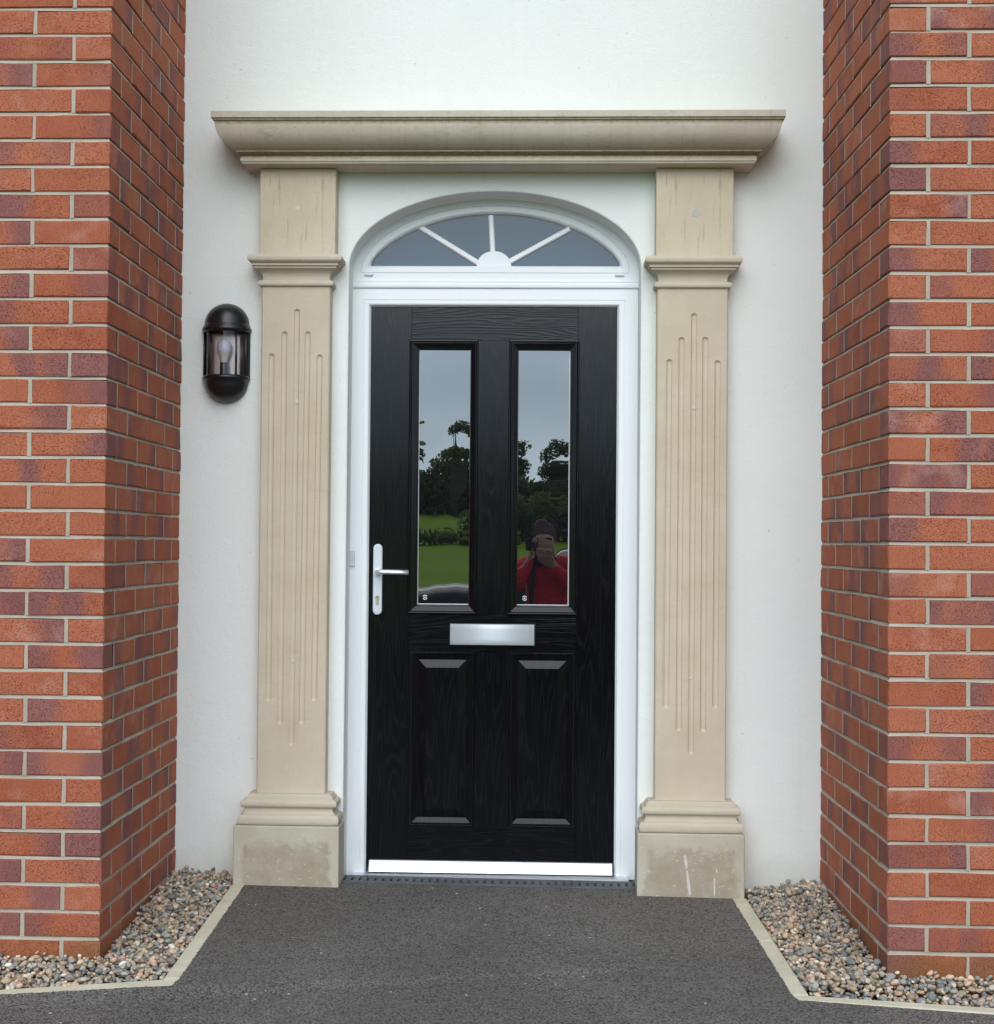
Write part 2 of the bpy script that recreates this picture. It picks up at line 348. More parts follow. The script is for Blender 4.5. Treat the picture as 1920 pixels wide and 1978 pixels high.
# ------------------------------------------------------------------ mesh helpers
class MB:
    def __init__(s): s.v, s.f, s.mi, s.sm = [], [], [], []
    def add(s, vs, fs, mi=0, smooth=False):
        b = len(s.v); s.v += [tuple(map(float, p)) for p in vs]
        for q in fs: s.f.append(tuple(b+i for i in q)); s.mi.append(mi); s.sm.append(smooth)
        return s
    def box(s, x0, x1, y0, y1, z0, z1, ch=0.0, mi=0):
        if ch <= 0:
            vs = [(x, y, z) for x in (x0, x1) for y in (y0, y1) for z in (z0, z1)]
            return s.add(vs, [(0, 1, 3, 2), (4, 6, 7, 5), (0, 4, 5, 1), (2, 3, 7, 6), (0, 2, 6, 4), (1, 5, 7, 3)], mi)
        c = np.array([(x0+x1)/2, (y0+y1)/2, (z0+z1)/2]); h = np.array([x1-x0, y1-y0, z1-z0])/2
        return s.add(c+cb_verts(h, min(ch, h.min()*0.9)), CB_F, mi)
    def prism(s, poly, y0, y1, mi=0, mi2=None):          # outline in x,z pushed from y0 to y1
        n = len(poly); vs = [(x, y0, z) for x, z in poly]+[(x, y1, z) for x, z in poly]
        return s.add(vs, [tuple(range(n)), tuple(range(2*n-1, n-1, -1))]+[(i, i+n, (i+1) % n+n, (i+1) % n) for i in range(n)], mi)
    def slab(s, poly, zf, th, mi=0):                      # outline in x,y with top at zf(x,y)
        n = len(poly); vs = [(x, y, zf(x, y)) for x, y in poly]+[(x, y, zf(x, y)-th) for x, y in poly]
        return s.add(vs, [tuple(range(n)), tuple(range(2*n-1, n-1, -1))]+[(i, i+n, (i+1) % n+n, (i+1) % n) for i in range(n)], mi)
    def tube(s, path, rad, n=12, mi=0, caps=True, sy=1.0):
        P = [Vector(p) for p in path]; rs = rad if isinstance(rad, (list, tuple)) else [rad]*len(P)
        t0 = (P[1]-P[0]).normalized(); a = t0.orthogonal().normalized(); vs = []
        for i, p in enumerate(P):
            t = (P[min(i+1, len(P)-1)]-P[max(i-1, 0)]).normalized()
            a = (a-t*a.dot(t)).normalized(); b = t.cross(a)
            vs += [p+(a*math.cos(2*math.pi*k/n)+b*math.sin(2*math.pi*k/n)*sy)*rs[i] for k in range(n)]
        fs = [(i*n+k, i*n+(k+1) % n, (i+1)*n+(k+1) % n, (i+1)*n+k) for i in range(len(P)-1) for k in range(n)]
        s.add(vs, fs, mi, True)
        if caps:
            e = (len(P)-1)*n; s.add(vs[:n], [tuple(range(n))], mi); s.add(vs[e:], [tuple(range(n))], mi)
        return s
    def lathe(s, prof, cx, cy, a0, a1, n, mi=0, smooth=True):  # profile (r, z) turned about a vertical axis; angle 0 looks to -y
        vs = [(cx+r*math.sin(a0+(a1-a0)*k/n), cy-r*math.cos(a0+(a1-a0)*k/n), z) for r, z in prof for k in range(n+1)]
        m = n+1
        return s.add(vs, [(i*m+k, i*m+k+1, (i+1)*m+k+1, (i+1)*m+k) for i in range(len(prof)-1) for k in range(n)], mi, smooth)
    def rings(s, rects, mi=0, fill=False, mis=None):      # nested rectangles (x0,x1,z0,z1,y) joined in order
        vs = []
        for x0, x1, z0, z1, y in rects: vs += [(x0, y, z0), (x1, y, z0), (x1, y, z1), (x0, y, z1)]
        fs = [(i*4+k, i*4+(k+1) % 4, i*4+4+(k+1) % 4, i*4+4+k) for i in range(len(rects)-1) for k in range(4)]
        if fill: e = (len(rects)-1)*4; fs.append((e, e+1, e+2, e+3))
        s.add(vs, fs, mi)
        if mis:
            for j in range(len(fs)):
                if j < (len(rects)-1)*4 : s.mi[len(s.mi)-len(fs)+j] = mis[j % 4]
        return s
    def build(s, name, mats, parent=None, o=(0, 0, 0), bevel=0.0, recalc=True, seg=2, attr=None):
        me = bpy.data.meshes.new(name)
        o = Vector(o)
        me.from_pydata([Vector(p)-o for p in s.v], [], s.f)
        me.polygons.foreach_set('material_index', s.mi); me.polygons.foreach_set('use_smooth', s.sm)
        for m in (mats if isinstance(mats, (list, tuple)) else [mats]): me.materials.append(m)
        if attr is not None:
            a = me.attributes.new('bk', 'FLOAT_COLOR', 'POINT'); a.data.foreach_set('color', np.asarray(attr, float).ravel())
        if recalc or bevel:
            bm = bmesh.new(); bm.from_mesh(me)
            bmesh.ops.remove_doubles(bm, verts=bm.verts, dist=1e-5)
            bmesh.ops.recalc_face_normals(bm, faces=bm.faces)
            if bevel:
                es = [e for e in bm.edges if len(e.link_faces) == 2 and e.calc_face_angle(0) > 0.5]
                bmesh.ops.bevel(bm, geom=es, offset=bevel, segments=seg, affect='EDGES', profile=0.5, clamp_overlap=True)
            bm.to_mesh(me); bm.free()
        ob = bpy.data.objects.new(name, me); C.objects.link(ob); ob.location = o
        if parent: ob.parent = parent; ob.location = o-Vector(parent['_o'] if '_o' in parent else (0, 0, 0)); ob['_o'] = list(o)
        else: ob['_o'] = list(o)
        return ob
def cb_verts(h, c):
    vs = []
    for sx in (-1, 1):
        for sy in (-1, 1):
            for sz in (-1, 1):
                X, Y, Z = h
                vs += [(sx*X, sy*(Y-c), sz*(Z-c)), (sx*(X-c), sy*Y, sz*(Z-c)), (sx*(X-c), sy*(Y-c), sz*Z)]
    return np.array(vs)
def cb_faces():
    ci = lambda a, b, c: (a*4+b*2+c)*3
    F = []
    for ax in range(3):
        for sg in (0, 1):
            q = []
            for a, b in ((0, 0), (1, 0), (1, 1), (0, 1)):
                t = [0, 0, 0]; t[ax] = sg; t[(ax+1) % 3] = a; t[(ax+2) % 3] = b; q.append(ci(*t)+ax)
            F.append(q)
        b_, c_ = (ax+1) % 3, (ax+2) % 3
        for p in (0, 1):
            for q_ in (0, 1):
                t0 = [0, 0, 0]; t0[b_] = p; t0[c_] = q_; t1 = list(t0); t1[ax] = 1
                F.append([ci(*t0)+b_, ci(*t1)+b_, ci(*t1)+c_, ci(*t0)+c_])
    for a in (0, 1):
        for b in (0, 1):
            for c in (0, 1): k = ci(a, b, c); F.append([k, k+1, k+2])
    V = cb_verts(np.array([1., 1, 1]), 0.2); out = []
    for f in F:
        p = V[f]; n = np.cross(p[1]-p[0], p[2]-p[0])
        out.append(tuple(f) if n.dot(p.mean(0)) > 0 else tuple(f[::-1]))
    return out
CB_F = cb_faces()
def tag(o, label=None, cat=None, group=None, kind=None):
    for k, v in (('label', label), ('category', cat), ('group', group), ('kind', kind)):
        if v: o[k] = v
    return o
def thing(name, loc, label, cat, group=None):
    o = bpy.data.objects.new(name, None); C.objects.link(o); o.location = loc; o['_o'] = list(loc)
    o.empty_display_size = 0.1
    return tag(o, label, cat, group)

# ------------------------------------------------------------------ ground
def gz(x, y):
    xx = max(-1.6, min(1.4, x))
    if y > -2.5: return 0.053+0.07*y-0.0115*(xx+0.15)
    a = 0.053-0.175-0.0115*(xx+0.15)
    pts = [(-2.5, 0.0), (-3.5, -0.055), (-5.0, -0.10), (-9.0, -0.085), (-12, 0.02), (-30, 1.30), (-45, 2.28), (-130, 7.0)]
    for (y0, z0), (y1, z1) in zip(pts, pts[1:]):
        if y >= y1: return a+z0+(z1-z0)*(y-y0)/(y1-y0)
    return a+7.0
def sheet(mb, xs, ys, dz=0.0):
    vs = [(x, y, gz(x, y)+dz) for y in ys for x in xs]; n = len(xs)
    mb.add(vs, [(j*n+i, j*n+i+1, (j+1)*n+i+1, (j+1)*n+i) for j in range(len(ys)-1) for i in range(n-1)], 0, True)
lawn = MB()
sheet(lawn, [-150, -40, -20, -10, -5, -1.6, 0, 1.4, 5, 10, 20, 40, 150], [-130, -90, -60, -45, -38, -30, -24, -18, -15, -12, -10.5, -9.4])
tag(lawn.build('lawn', M['lawn']), kind='structure')
base = MB(); sheet(base, [-9, -5, -1.6, 0, 1.4, 5, 9], [-9.6, -9, -7, -5, -3.5, -2.5, -1.2, 0, 0.3], -0.045)
tag(base.build('ground', M['soil']), kind='structure')

LE0, LE1 = (-0.988, -0.118), (-0.990, -1.006)      # outer edge line of the side edging, left
LI0, LI1 = (-0.945, -0.118), (-0.947, -0.992)
LF0, LF1 = (-1.398, -1.105), (-1.386, -1.141)
RE0, RE1 = (0.701, -0.115), (0.760, -0.966)
RI0, RI1 = (0.653, -0.115), (0.714, -0.970)
RF0, RF1 = (1.235, -1.035), (1.225, -1.068)
def along(a, b, x):
    t = (x-a[0])/(b[0]-a[0]); return (x, a[1]+t*(b[1]-a[1]))
LFo, LFi = along((-0.990, -1.008), LF0, -3.3), along((-0.955, -1.042), LF1, -3.3)
RFo, RFi = along((0.760, -0.978), RF0, 3.1), along((0.726, -1.006), RF1, 3.1)
def ragged(a, b, amp=0.0035, step=0.006):
    a, b = Vector(a), Vector(b); n = max(2, int((b-a).length/step)); t = (b-a).normalized(); nrm = Vector((-t.y, t.x))
    return [tuple(a+(b-a)*i/n+nrm*random.uniform(-amp, amp)) for i in range(n)]
poly = []
poly += ragged((-8, LFi[1]-1.2), LFi, 0.004, 0.05)+ragged(LFi, (-1.6, along((-0.955, -1.042), LF1, -1.6)[1]), 0.004, 0.02)
poly += ragged(along((-0.955, -1.042), LF1, -1.6), (-0.957, -1.036))+ragged((-0.957, -1.036), LI1)+ragged(LI1, (-0.945, -0.10))
poly += [(-0.945, -0.02), (-0.66, -0.02), (-0.66, -0.055), (0.37, -0.055), (0.37, -0.02), (0.655, -0.02)]
poly += ragged((0.654, -0.10), RI1)+ragged(RI1, (0.728, -1.004))+ragged((0.728, -1.004), along((0.726, -1.006), RF1, 1.5))
poly += ragged(along((0.726, -1.006), RF1, 1.5), RFi, 0.004, 0.02)+[(8, RFi[1]-0.6), (8, -2.5), (-8, -2.5)]
gplane = lambda x, y: 0.053+0.07*y-0.0115*(max(-1.6, min(1.4, x))+0.15)
plane0 = lambda x, y: 0.053+0.07*y-0.0115*(x+0.15)
tm = MB(); tm.slab(poly, lambda x, y: gplane(x, y)+0.004, 0.04)
sheet(tm, [-8, -5, -1.6, 0, 1.4, 5, 8], [-9.5, -9, -8, -7, -6, -5, -4, -3.5, -3, -2.5], 0.004)
dv = tm.build('driveway', M['tarmac'], recalc=True); tag(dv, kind='structure')

# edging kerbs
def edging(polyxy, label):
    m = MB(); m.slab(polyxy, lambda x, y: plane0(max(-1.6, min(1.4, x)), y)+0.0045, 0.11)
    c = np.mean(polyxy, 0); o = m.build('edging_kerb', M['edging'], None, (c[0], c[1], plane0(c[0], c[1])-0.1), bevel=0.0035)
    tag(o, label, 'edging kerb', 'pale concrete edging kerbs'); return o
def lerp(a, b, t): return (a[0]+(b[0]-a[0])*t, a[1]+(b[1]-a[1])*t)
edging([lerp(LE0, LE1, 0.0), lerp(LI0, LI1, 0.0), lerp(LI0, LI1, 0.055), lerp(LE0, LE1, 0.055)], 'short edging piece touching the left pilaster plinth')
edging([lerp(LE0, LE1, 0.0575), lerp(LI0, LI1, 0.0575), lerp(LI0, LI1, 0.985), lerp(LE0, LE1, 0.985)], 'long pale edging kerb between tarmac and left gravel bed, running to the left plinth')
edging([lerp(LE0, LE1, 0.988), lerp(LI0, LI1, 0.988), (-0.956, -1.041), LFi, LFo], 'pale edging kerb along the front of the left gravel bed')
edging([lerp(RI0, RI1, 0.0), lerp(RE0, RE1, 0.0), lerp(RE0, RE1, 0.07), lerp(RI0, RI1, 0.07)], 'short edging piece touching the right pilaster plinth')
edging([lerp(RI0, RI1, 0.0725), lerp(RE0, RE1, 0.0725), lerp(RE0, RE1, 0.485), lerp(RI0, RI1, 0.485)], 'edging kerb beside right gravel bed, the length nearer the plinth')
edging([lerp(RI0, RI1, 0.488), lerp(RE0, RE1, 0.488), lerp(RE0, RE1, 1.0), lerp(RI0, RI1, 1.0)], 'edging kerb beside right gravel bed, the length farther from the plinth')
edging([(0.7165, -0.974), (0.759, -0.971), RFo, RFi, (0.727, -1.006)], 'pale edging kerb along the front of the right gravel bed')

# gravel: thousands of loose stones per bed, one object each
def pier_x(side, y): return (-1.1975-0.0100*(y+0.89)) if side < 0 else (0.9868-0.0298*(y+0.89))
def in_bed(side, x, y):
    if y > -0.004: return False
    if side < 0:
        if x > -0.992 or x < -3.2: return False
        if y < -0.995+0.24*(x+0.99): return False
        return x > pier_x(-1, y)+0.004 if y > -0.89 else True
    ex = RE0[0]+(RE1[0]-RE0[0])*(y-RE0[1])/(RE1[1]-RE0[1])
    if x < ex+0.006 or x > 3.0: return False
    if y < -0.965-0.12*(x-0.76): return False
    return x < pier_x(1, y)-0.004 if y > -0.89 else True
def rise(side, x, y):            # the beds bank up gently towards the brickwork
    d = min(1.0, max(0.0, (abs(x)-(0.99 if side < 0 else 0.72))/0.22)) if y > -0.89 else min(1.0, max(0.0, 1-(-0.89-y)/0.11))
    return d*(0.012 if side < 0 else 0.030)
def ico(sub):
    bm = bmesh.new(); bmesh.ops.create_icosphere(bm, subdivisions=sub, radius=1)
    V = np.array([v.co[:] for v in bm.verts]); F = np.array([[v.index for v in f.verts] for f in bm.faces]); bm.free(); return V, F
def stones():
    V, F = ico(2); out = []
    for _ in range(14):
        W = V.copy()
        for _k in range(9):                                  # knock flats off, as on broken river stone
            n = RNG.normal(size=3); n /= np.linalg.norm(n); d = RNG.uniform(0.62, 0.88)
            e = W@n-d; W -= np.outer(np.clip(e, 0, None)*0.9, n)
        W *= np.array([1, RNG.uniform(0.65, 0.95), RNG.uniform(0.5, 0.75)])
        out.append(W)
    return out, F
PAL = np.array((1.42, 1.34, 1.21))*np.array([(0.20, 0.22, 0.22), (0.26, 0.28, 0.27), (0.14, 0.165, 0.18), (0.40, 0.31, 0.23), (0.46, 0.31, 0.24), (0.33, 0.27, 0.19), (0.62, 0.57, 0.50), (0.24, 0.19, 0.14), (0.36, 0.34, 0.30), (0.52, 0.40, 0.30), (0.11, 0.125, 0.14), (0.30, 0.24, 0.22)])
PW = np.array([.13, .11, .09, .11, .09, .09, .035, .08, .11, .05, .05, .065]); PW /= PW.sum()
ST, STF = stones()
def gravel(side, label):
    vs, cs, n = [], [], 0
    xs = (-3.2, -0.99) if side < 0 else (0.7, 3.0)
    for layer in (0, 1, 2):
        g = 0.0140 if layer < 2 else 0.026
        for x in np.arange(xs[0], xs[1], g):
            if abs(x) > 1.75 and layer == 0: continue
            for y in np.arange(-1.6, 0, g):
                px, py = x+RNG.uniform(-.5, .5)*g, y+RNG.uniform(-.5, .5)*g
                if not in_bed(side, px, py): continue
                if layer == 2 and RNG.random() < 0.5: continue
                r = RNG.choice((0.0055, 0.0080, 0.0105, 0.0135), p=(.25, .36, .27, .12))*RNG.uniform(0.85, 1.15)
                W = ST[RNG.integers(len(ST))]*r
                ax = RNG.normal(size=3)*(0.5, 0.5, 0.3)+(0, 0, 0.01); ang = RNG.uniform(0, 6.28)
                Rm = np.array(Matrix.Rotation(ang, 3, 'Z') @ Matrix.Rotation(RNG.normal()*0.45, 3, 'X') @ Matrix.Rotation(RNG.normal()*0.45, 3, 'Y'))
                z = plane0(max(-1.6, min(1.4, px)), py)+(-0.014, 0.001, 0.012)[layer]+rise(side, px, py)+RNG.uniform(-.004, .004)
                mound = 0.008*max(0, 1-abs(py+0.89)/0.1) if abs(px) > 0.97 else 0
                vs.append(W@Rm.T+(px, py, z+mound))
                col = PAL[RNG.choice(len(PAL), p=PW)]*RNG.uniform(0.8, 1.2)
                cs.append(np.tile((*np.clip(col, 0, 1), 1.0), (len(W), 1))); n += 1
    Vv = np.concatenate(vs); k = len(ST[0]); Ff = (STF[None]+np.arange(n)[:, None, None]*k).reshape(-1, 3)
    me = bpy.data.meshes.new('gravel'); me.vertices.add(len(Vv)); me.vertices.foreach_set('co', Vv.ravel())
    me.loops.add(Ff.size); me.loops.foreach_set('vertex_index', Ff.ravel().astype(np.int32))
    me.polygons.add(len(Ff)); me.polygons.foreach_set('loop_start', np.arange(0, Ff.size, 3, dtype=np.int32))
    me.polygons.foreach_set('use_smooth', np.ones(len(Ff), bool))
    a = me.attributes.new('bk', 'FLOAT_COLOR', 'POINT'); a.data.foreach_set('color', np.concatenate(cs).ravel())
    me.update(calc_edges=True); me.validate(); me.materials.append(M['gravel'])
    o = bpy.data.objects.new('gravel', me); C.objects.link(o)
    tag(o, label, 'gravel', None, 'stuff')
gravel(-1, 'mixed grey, pink and tan gravel at the foot of the left brick pier')
gravel(1, 'mixed grey, pink and tan gravel at the foot of the right brick pier')

# ------------------------------------------------------------------ brick piers
ZJ = lambda k: 0.075*(36-k)
def pier(side, label):
    cx = -1.1975 if side < 0 else 0.9868
    sk = -0.0100 if side < 0 else -0.0298
    T = lambda s, d, z: (cx+side*s+sk*d, -0.89+d, z)
    FR, DP = 1.7, 0.93
    V, F, MI, A = [], [], [], []
    def put(s0, s1, d0, d1, z0, z1, along_d, flip):
        h = np.array([s1-s0, d1-d0, z1-z0])/2; c = np.array([s0+s1, d0+d1, z0+z1])/2
        W = cb_verts(h, 0.0028)+RNG.normal(size=(24, 3))*0.0010+c+RNG.normal(size=3)*(0.0004, 0.0004, 0.0010)
        if s0 == 0: W[:, 0] += RNG.uniform(-.0012, .0008)
        if d0 == 0: W[:, 1] += RNG.uniform(-.0012, .0008)
        b = len(V); V.extend(T(*p) for p in W)
        inv = side < 0
        for q in CB_F: F.append(tuple(b+i for i in (q[::-1] if inv else q))); MI.append(0)
        ul = (W[:, 1]-d0)/(d1-d0) if along_d else (W[:, 0]-s0)/(s1-s0)
        if flip: ul = 1-ul
        r = RNG.random(3)
        for u in np.clip(ul, 0, 1): A.append((r[0], u, r[1], r[2]))
    def quad(ps):
        b = len(V); V.extend(T(*p) for p in ps); F.append((b, b+1, b+2, b+3) if side > 0 else (b+3, b+2, b+1, b)); MI.append(1)
        A.extend([(0, 0, 0, 0)]*4)
    for k in range(-22, 38):
        z0, z1 = ZJ(k+1)+0.005, ZJ(k)-0.005
        stretch = (k % 2 == 0) if side < 0 else (k % 2 == 1)      # stretcher on the front face at the corner
        vj_s, vj_d = [], []
        if stretch: put(0, .215, 0, .1025, z0, z1, False, random.random() < .72); s, d = .225, .1125; vj_s.append(.22); vj_d.append(.1075)
        else: put(0, .1025, 0, .215, z0, z1, True, random.random() < .3); s, d = .1125, .225; vj_s.append(.1075); vj_d.append(.22)
        while s < FR: put(s, s+.215, 0, .1025, z0, z1, False, random.random() < (.7 if side < 0 else .2)); vj_s.append(s+.22); s += .225
        while d < DP-0.03:
            e = min(d+.215, DP); put(0, .1025, d, e, z0, z1, True, random.random() < (.25 if side > 0 else .3)); vj_d.append(d+.22); d += .225
        for s in vj_s: quad([(s-.006, .0022, z0-.002), (s+.006, .0022, z0-.002), (s+.006, .0022, z1+.002), (s-.006, .0022, z1+.002)])
        for d in vj_d:
            if d < DP: quad([(.0004, d+.0055, z0-.002), (.0004, d-.0055, z0-.002), (.0004, d-.0055, z1+.002), (.0004, d+.0055, z1+.002)])
        zj = ZJ(k); rt, rb = .0065, .0008
        zt, zb = zj+.0058, zj-.0052                        # weather-struck bed joint: deep at the top, flush at the bottom
        N = 26; jb = [rb+abs(RNG.normal())*.0008 for _ in range(N+1)]; zz = [zb+RNG.normal()*.0007 for _ in range(N+1)]
        for i in range(N):
            a, b = rb+(FR-rb)*i/N, rb+(FR-rb)*(i+1)/N; a2, b2 = max(a, rt), max(b, rt)
            quad([(a, jb[i], zz[i]), (b, jb[i+1], zz[i+1]), (b2, rt, zt), (a2, rt, zt)])
            quad([(a, jb[i], zz[i]-.0), (a2, rt, zz[i]-.0006), (b2, rt, zz[i+1]-.0006), (b, jb[i+1], zz[i+1]-.0)])
            a, b = rb+(DP-rb)*i/N, rb+(DP-rb)*(i+1)/N; a2, b2 = max(a, rt), max(b, rt)
            j0, j1 = jb[N-i] if i else jb[0], jb[N-i-1]
            quad([(j1, b, zz[i+1]), (j0, a, zz[i]), (rt, a2, zt), (rt, b2, zt)])
            quad([(j1, b, zz[i+1]), (rt, b2, zz[i+1]-.0006), (rt, a2, zz[i]-.0006), (j0, a, zz[i])])
    zt, zb, r = ZJ(-22), ZJ(38), .0085
    for ps in ([(r, r, zb), (FR, r, zb), (FR, r, zt), (r, r, zt)], [(r, DP, zb), (r, r, zb), (r, r, zt), (r, DP, zt)],
               [(FR, r, zb), (FR, DP, zb), (FR, DP, zt), (FR, r, zt)], [(r, r, zt), (FR, r, zt), (FR, DP, zt), (r, DP, zt)]): quad(ps)
    mb = MB(); mb.v, mb.f, mb.mi, mb.sm = V, F, MI, [False]*len(F)
    o = mb.build('brick_pier', [M['brick'], M['mortar']], None, (cx+side*.85, -.45, 0), recalc=False, attr=A)
    tag(o, label, 'brick pier', 'brick piers flanking the doorway')
pier(-1, 'projecting red brick pier left of the doorway, beside the black wall lamp')
pier(1, 'projecting red brick pier right of the doorway, on the side without a lamp')

# ------------------------------------------------------------------ rendered wall with the arched opening
def arch(n=48, g=0.0):
    a, b, xc, zc = 0.4930, 0.2590, -0.1415, 2.128
    out = []
    for i in range(n+1):
        th = math.pi*i/n; out.append((xc-(a+g)*math.cos(th), zc+(b+g)*math.sin(th)))
    return out
wl_ = MB()
ol = [(-1.32, -0.12), (-0.637, -0.12)]+arch()+[(0.349, -0.12), (1.10, -0.12), (1.10, 4.4), (-1.32, 4.4)]
n = len(ol)
back = [(x, z) for x, z in ol]
inn = []
for i, (x, z) in enumerate(ol):                              # the reveal closes in very slightly towards the frame
    if 1 <= i <= 1+50: inn.append((x+(-0.003 if x < -0.5 else (-0.001 if x > 0.2 else 0)), z-0.005 if z > 2.13 else z))
    else: inn.append((x, z))
vs = [(x, 0, z) for x, z in ol]+[(x, 0.24, z) for x, z in inn]
wl_.add(vs, [tuple(range(n)), tuple(range(2*n-1, n-1, -1))]+[(i, i+n, (i+1) % n+n, (i+1) % n) for i in range(n)])
me_o = wl_.build('rendered_wall', M['render'], None, (-0.14, 0, 0), bevel=0.006, seg=3)
tag(me_o, 'white rendered wall with an arched opening around the black door, between the brick piers', 'wall')
for p_ in me_o.data.polygons: p_.use_smooth = False

# ------------------------------------------------------------------ stone surround
def mould(mb, prof, x0, x1, yf, mi=0, back=0.012, smooth=False):   # profile (projection, z) taken round three sides
    vs = []
    for p, z in prof: vs += [(x0-p, back, z), (x0-p, yf-p, z), (x1+p, yf-p, z), (x1+p, back, z)]
    m = len(prof); fs = [(i*4+k, i*4+k+1, i*4+5+k, i*4+4+k) for i in range(m-1) for k in range(3)]
    fs += [(0, 3, 2, 1), ((m-1)*4, (m-1)*4+1, (m-1)*4+2, (m-1)*4+3)]
    mb.add(vs, fs, mi, smooth)
def smooth_prof(pts, keys, sub=4):
    """Catmull-Rom between the points whose index is not in keys (keys stay sharp)."""
    out = []
    for i in range(len(pts)-1):
        p0 = pts[i-1] if i > 0 and i not in keys else pts[i]
        p1, p2 = pts[i], pts[i+1]
        p3 = pts[i+2] if i+2 < len(pts) and (i+1) not in keys else pts[i+1]
        for k in range(sub):
            t = k/sub
            out.append(tuple(0.5*((2*b)+(-a+c)*t+(2*a-5*b+4*c-d)*t*t+(-a+3*b-3*c+d)*t**3) for a, b, c, d in zip(p0, p1, p2, p3)))
    out.append(pts[-1]); return out
CO = [(0.1384, 2.604), (0.1384, 2.5825), (0.1325, 2.5822), (0.1325, 2.5755), (0.1285, 2.5750), (0.1265, 2.556), (0.1180, 2.5325), (0.1035, 2.5135), (0.0860, 2.4990), (0.0690, 2.4915),
      (0.0690, 2.4870), (0.0600, 2.4850), (0.0500, 2.4775), (0.0560, 2.4735), (0.0560, 2.4592), (0.0520, 2.4586), (0.0520, 2.4562), (0.0500, 2.4520), (0.0450, 2.4500), (0.0380, 2.4495)]
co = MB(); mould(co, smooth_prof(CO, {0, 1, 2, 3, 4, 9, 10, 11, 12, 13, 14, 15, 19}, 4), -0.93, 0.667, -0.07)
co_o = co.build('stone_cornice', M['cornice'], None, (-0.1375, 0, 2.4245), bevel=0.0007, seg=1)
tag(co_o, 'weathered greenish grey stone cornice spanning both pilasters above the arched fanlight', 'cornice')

CAPP = [(0.030, 2.1550), (0.0375, 2.1535), (0.0420, 2.1475), (0.0432, 2.1405), (0.0410, 2.1325), (0.0320, 2.1265), (0.0295, 2.1260), (0.0295, 2.1176), (0.0230, 2.1174), (0.0230, 2.1100),
        (0.0135, 2.1050), (0.0030, 2.0965), (-0.0020, 2.0850), (-0.0030, 2.0735), (0.0040, 2.0712), (0.0095, 2.0680), (0.0112, 2.0610), (0.0095, 2.0540), (0.0030, 2.0510), (-0.004, 2.0508)]
BASP = [(0.001, 0.3525), (0.0215, 0.3521), (0.0255, 0.3465), (0.0255, 0.3440), (0.0311, 0.3415), (0.0311, 0.3360), (0.0377, 0.3335), (0.0432, 0.3295), (0.0450, 0.3221), (0.0434, 0.3145), (0.0385, 0.3100),
        (0.0325, 0.3085), (0.0310, 0.3000), (0.0335, 0.2930), (0.0379, 0.2905), (0.0379, 0.2868), (0.0464, 0.2856), (0.0513, 0.2787), (0.0527, 0.2704), (0.0520, 0.2610), (0.0480, 0.2540), (0.040, 0.2525)]
def fluted(mb, x0, x1, z0, z1, yf, fl, w=0.0098):
    xs = [x0]; 
    grid = sorted(set([round(v, 5) for f in fl for v in np.linspace(f[0]-w, f[0]+w, 9)]+[x0, x1]+list(np.round(np.linspace(x0, x1, 12), 5))))
    zs = set([z0, z1]+list(np.round(np.linspace(z0, z1, 24), 5)))
    for f in fl:
        for e, sg in ((f[1], 1), (f[2], -1)): zs |= set(np.round(e-sg*np.linspace(-0.001, w*1.1, 9), 5))
    zs = sorted(zs); n = len(grid)
    def dep(x, z):
        for xt, zt, zb, xb in fl:
            t = (z-zb)/(zt-zb); xc = xb+(xt-xb)*max(0, min(1, t))
            dz = max(0, z-(zt-w), (zb+w)-z); d2 = (x-xc)**2+dz*dz
            if d2 < w*w: return 0.75*math.sqrt(w*w-d2)
        return 0
    def row(z):
        cs = [f[3]+(f[0]-f[3])*max(0, min(1, (z-f[2])/(f[1]-f[2]))) for f in fl]
        return np.interp(grid, [x0]+[f[0] for f in fl]+[x1], [x0]+cs+[x1])
    vs = [(x, yf+dep(x, z), z) for z in zs for x in row(z)]
    mb.add(vs, [(j*n+i, j*n+i+1, (j+1)*n+i+1, (j+1)*n+i) for j in range(len(zs)-1) for i in range(n-1)])
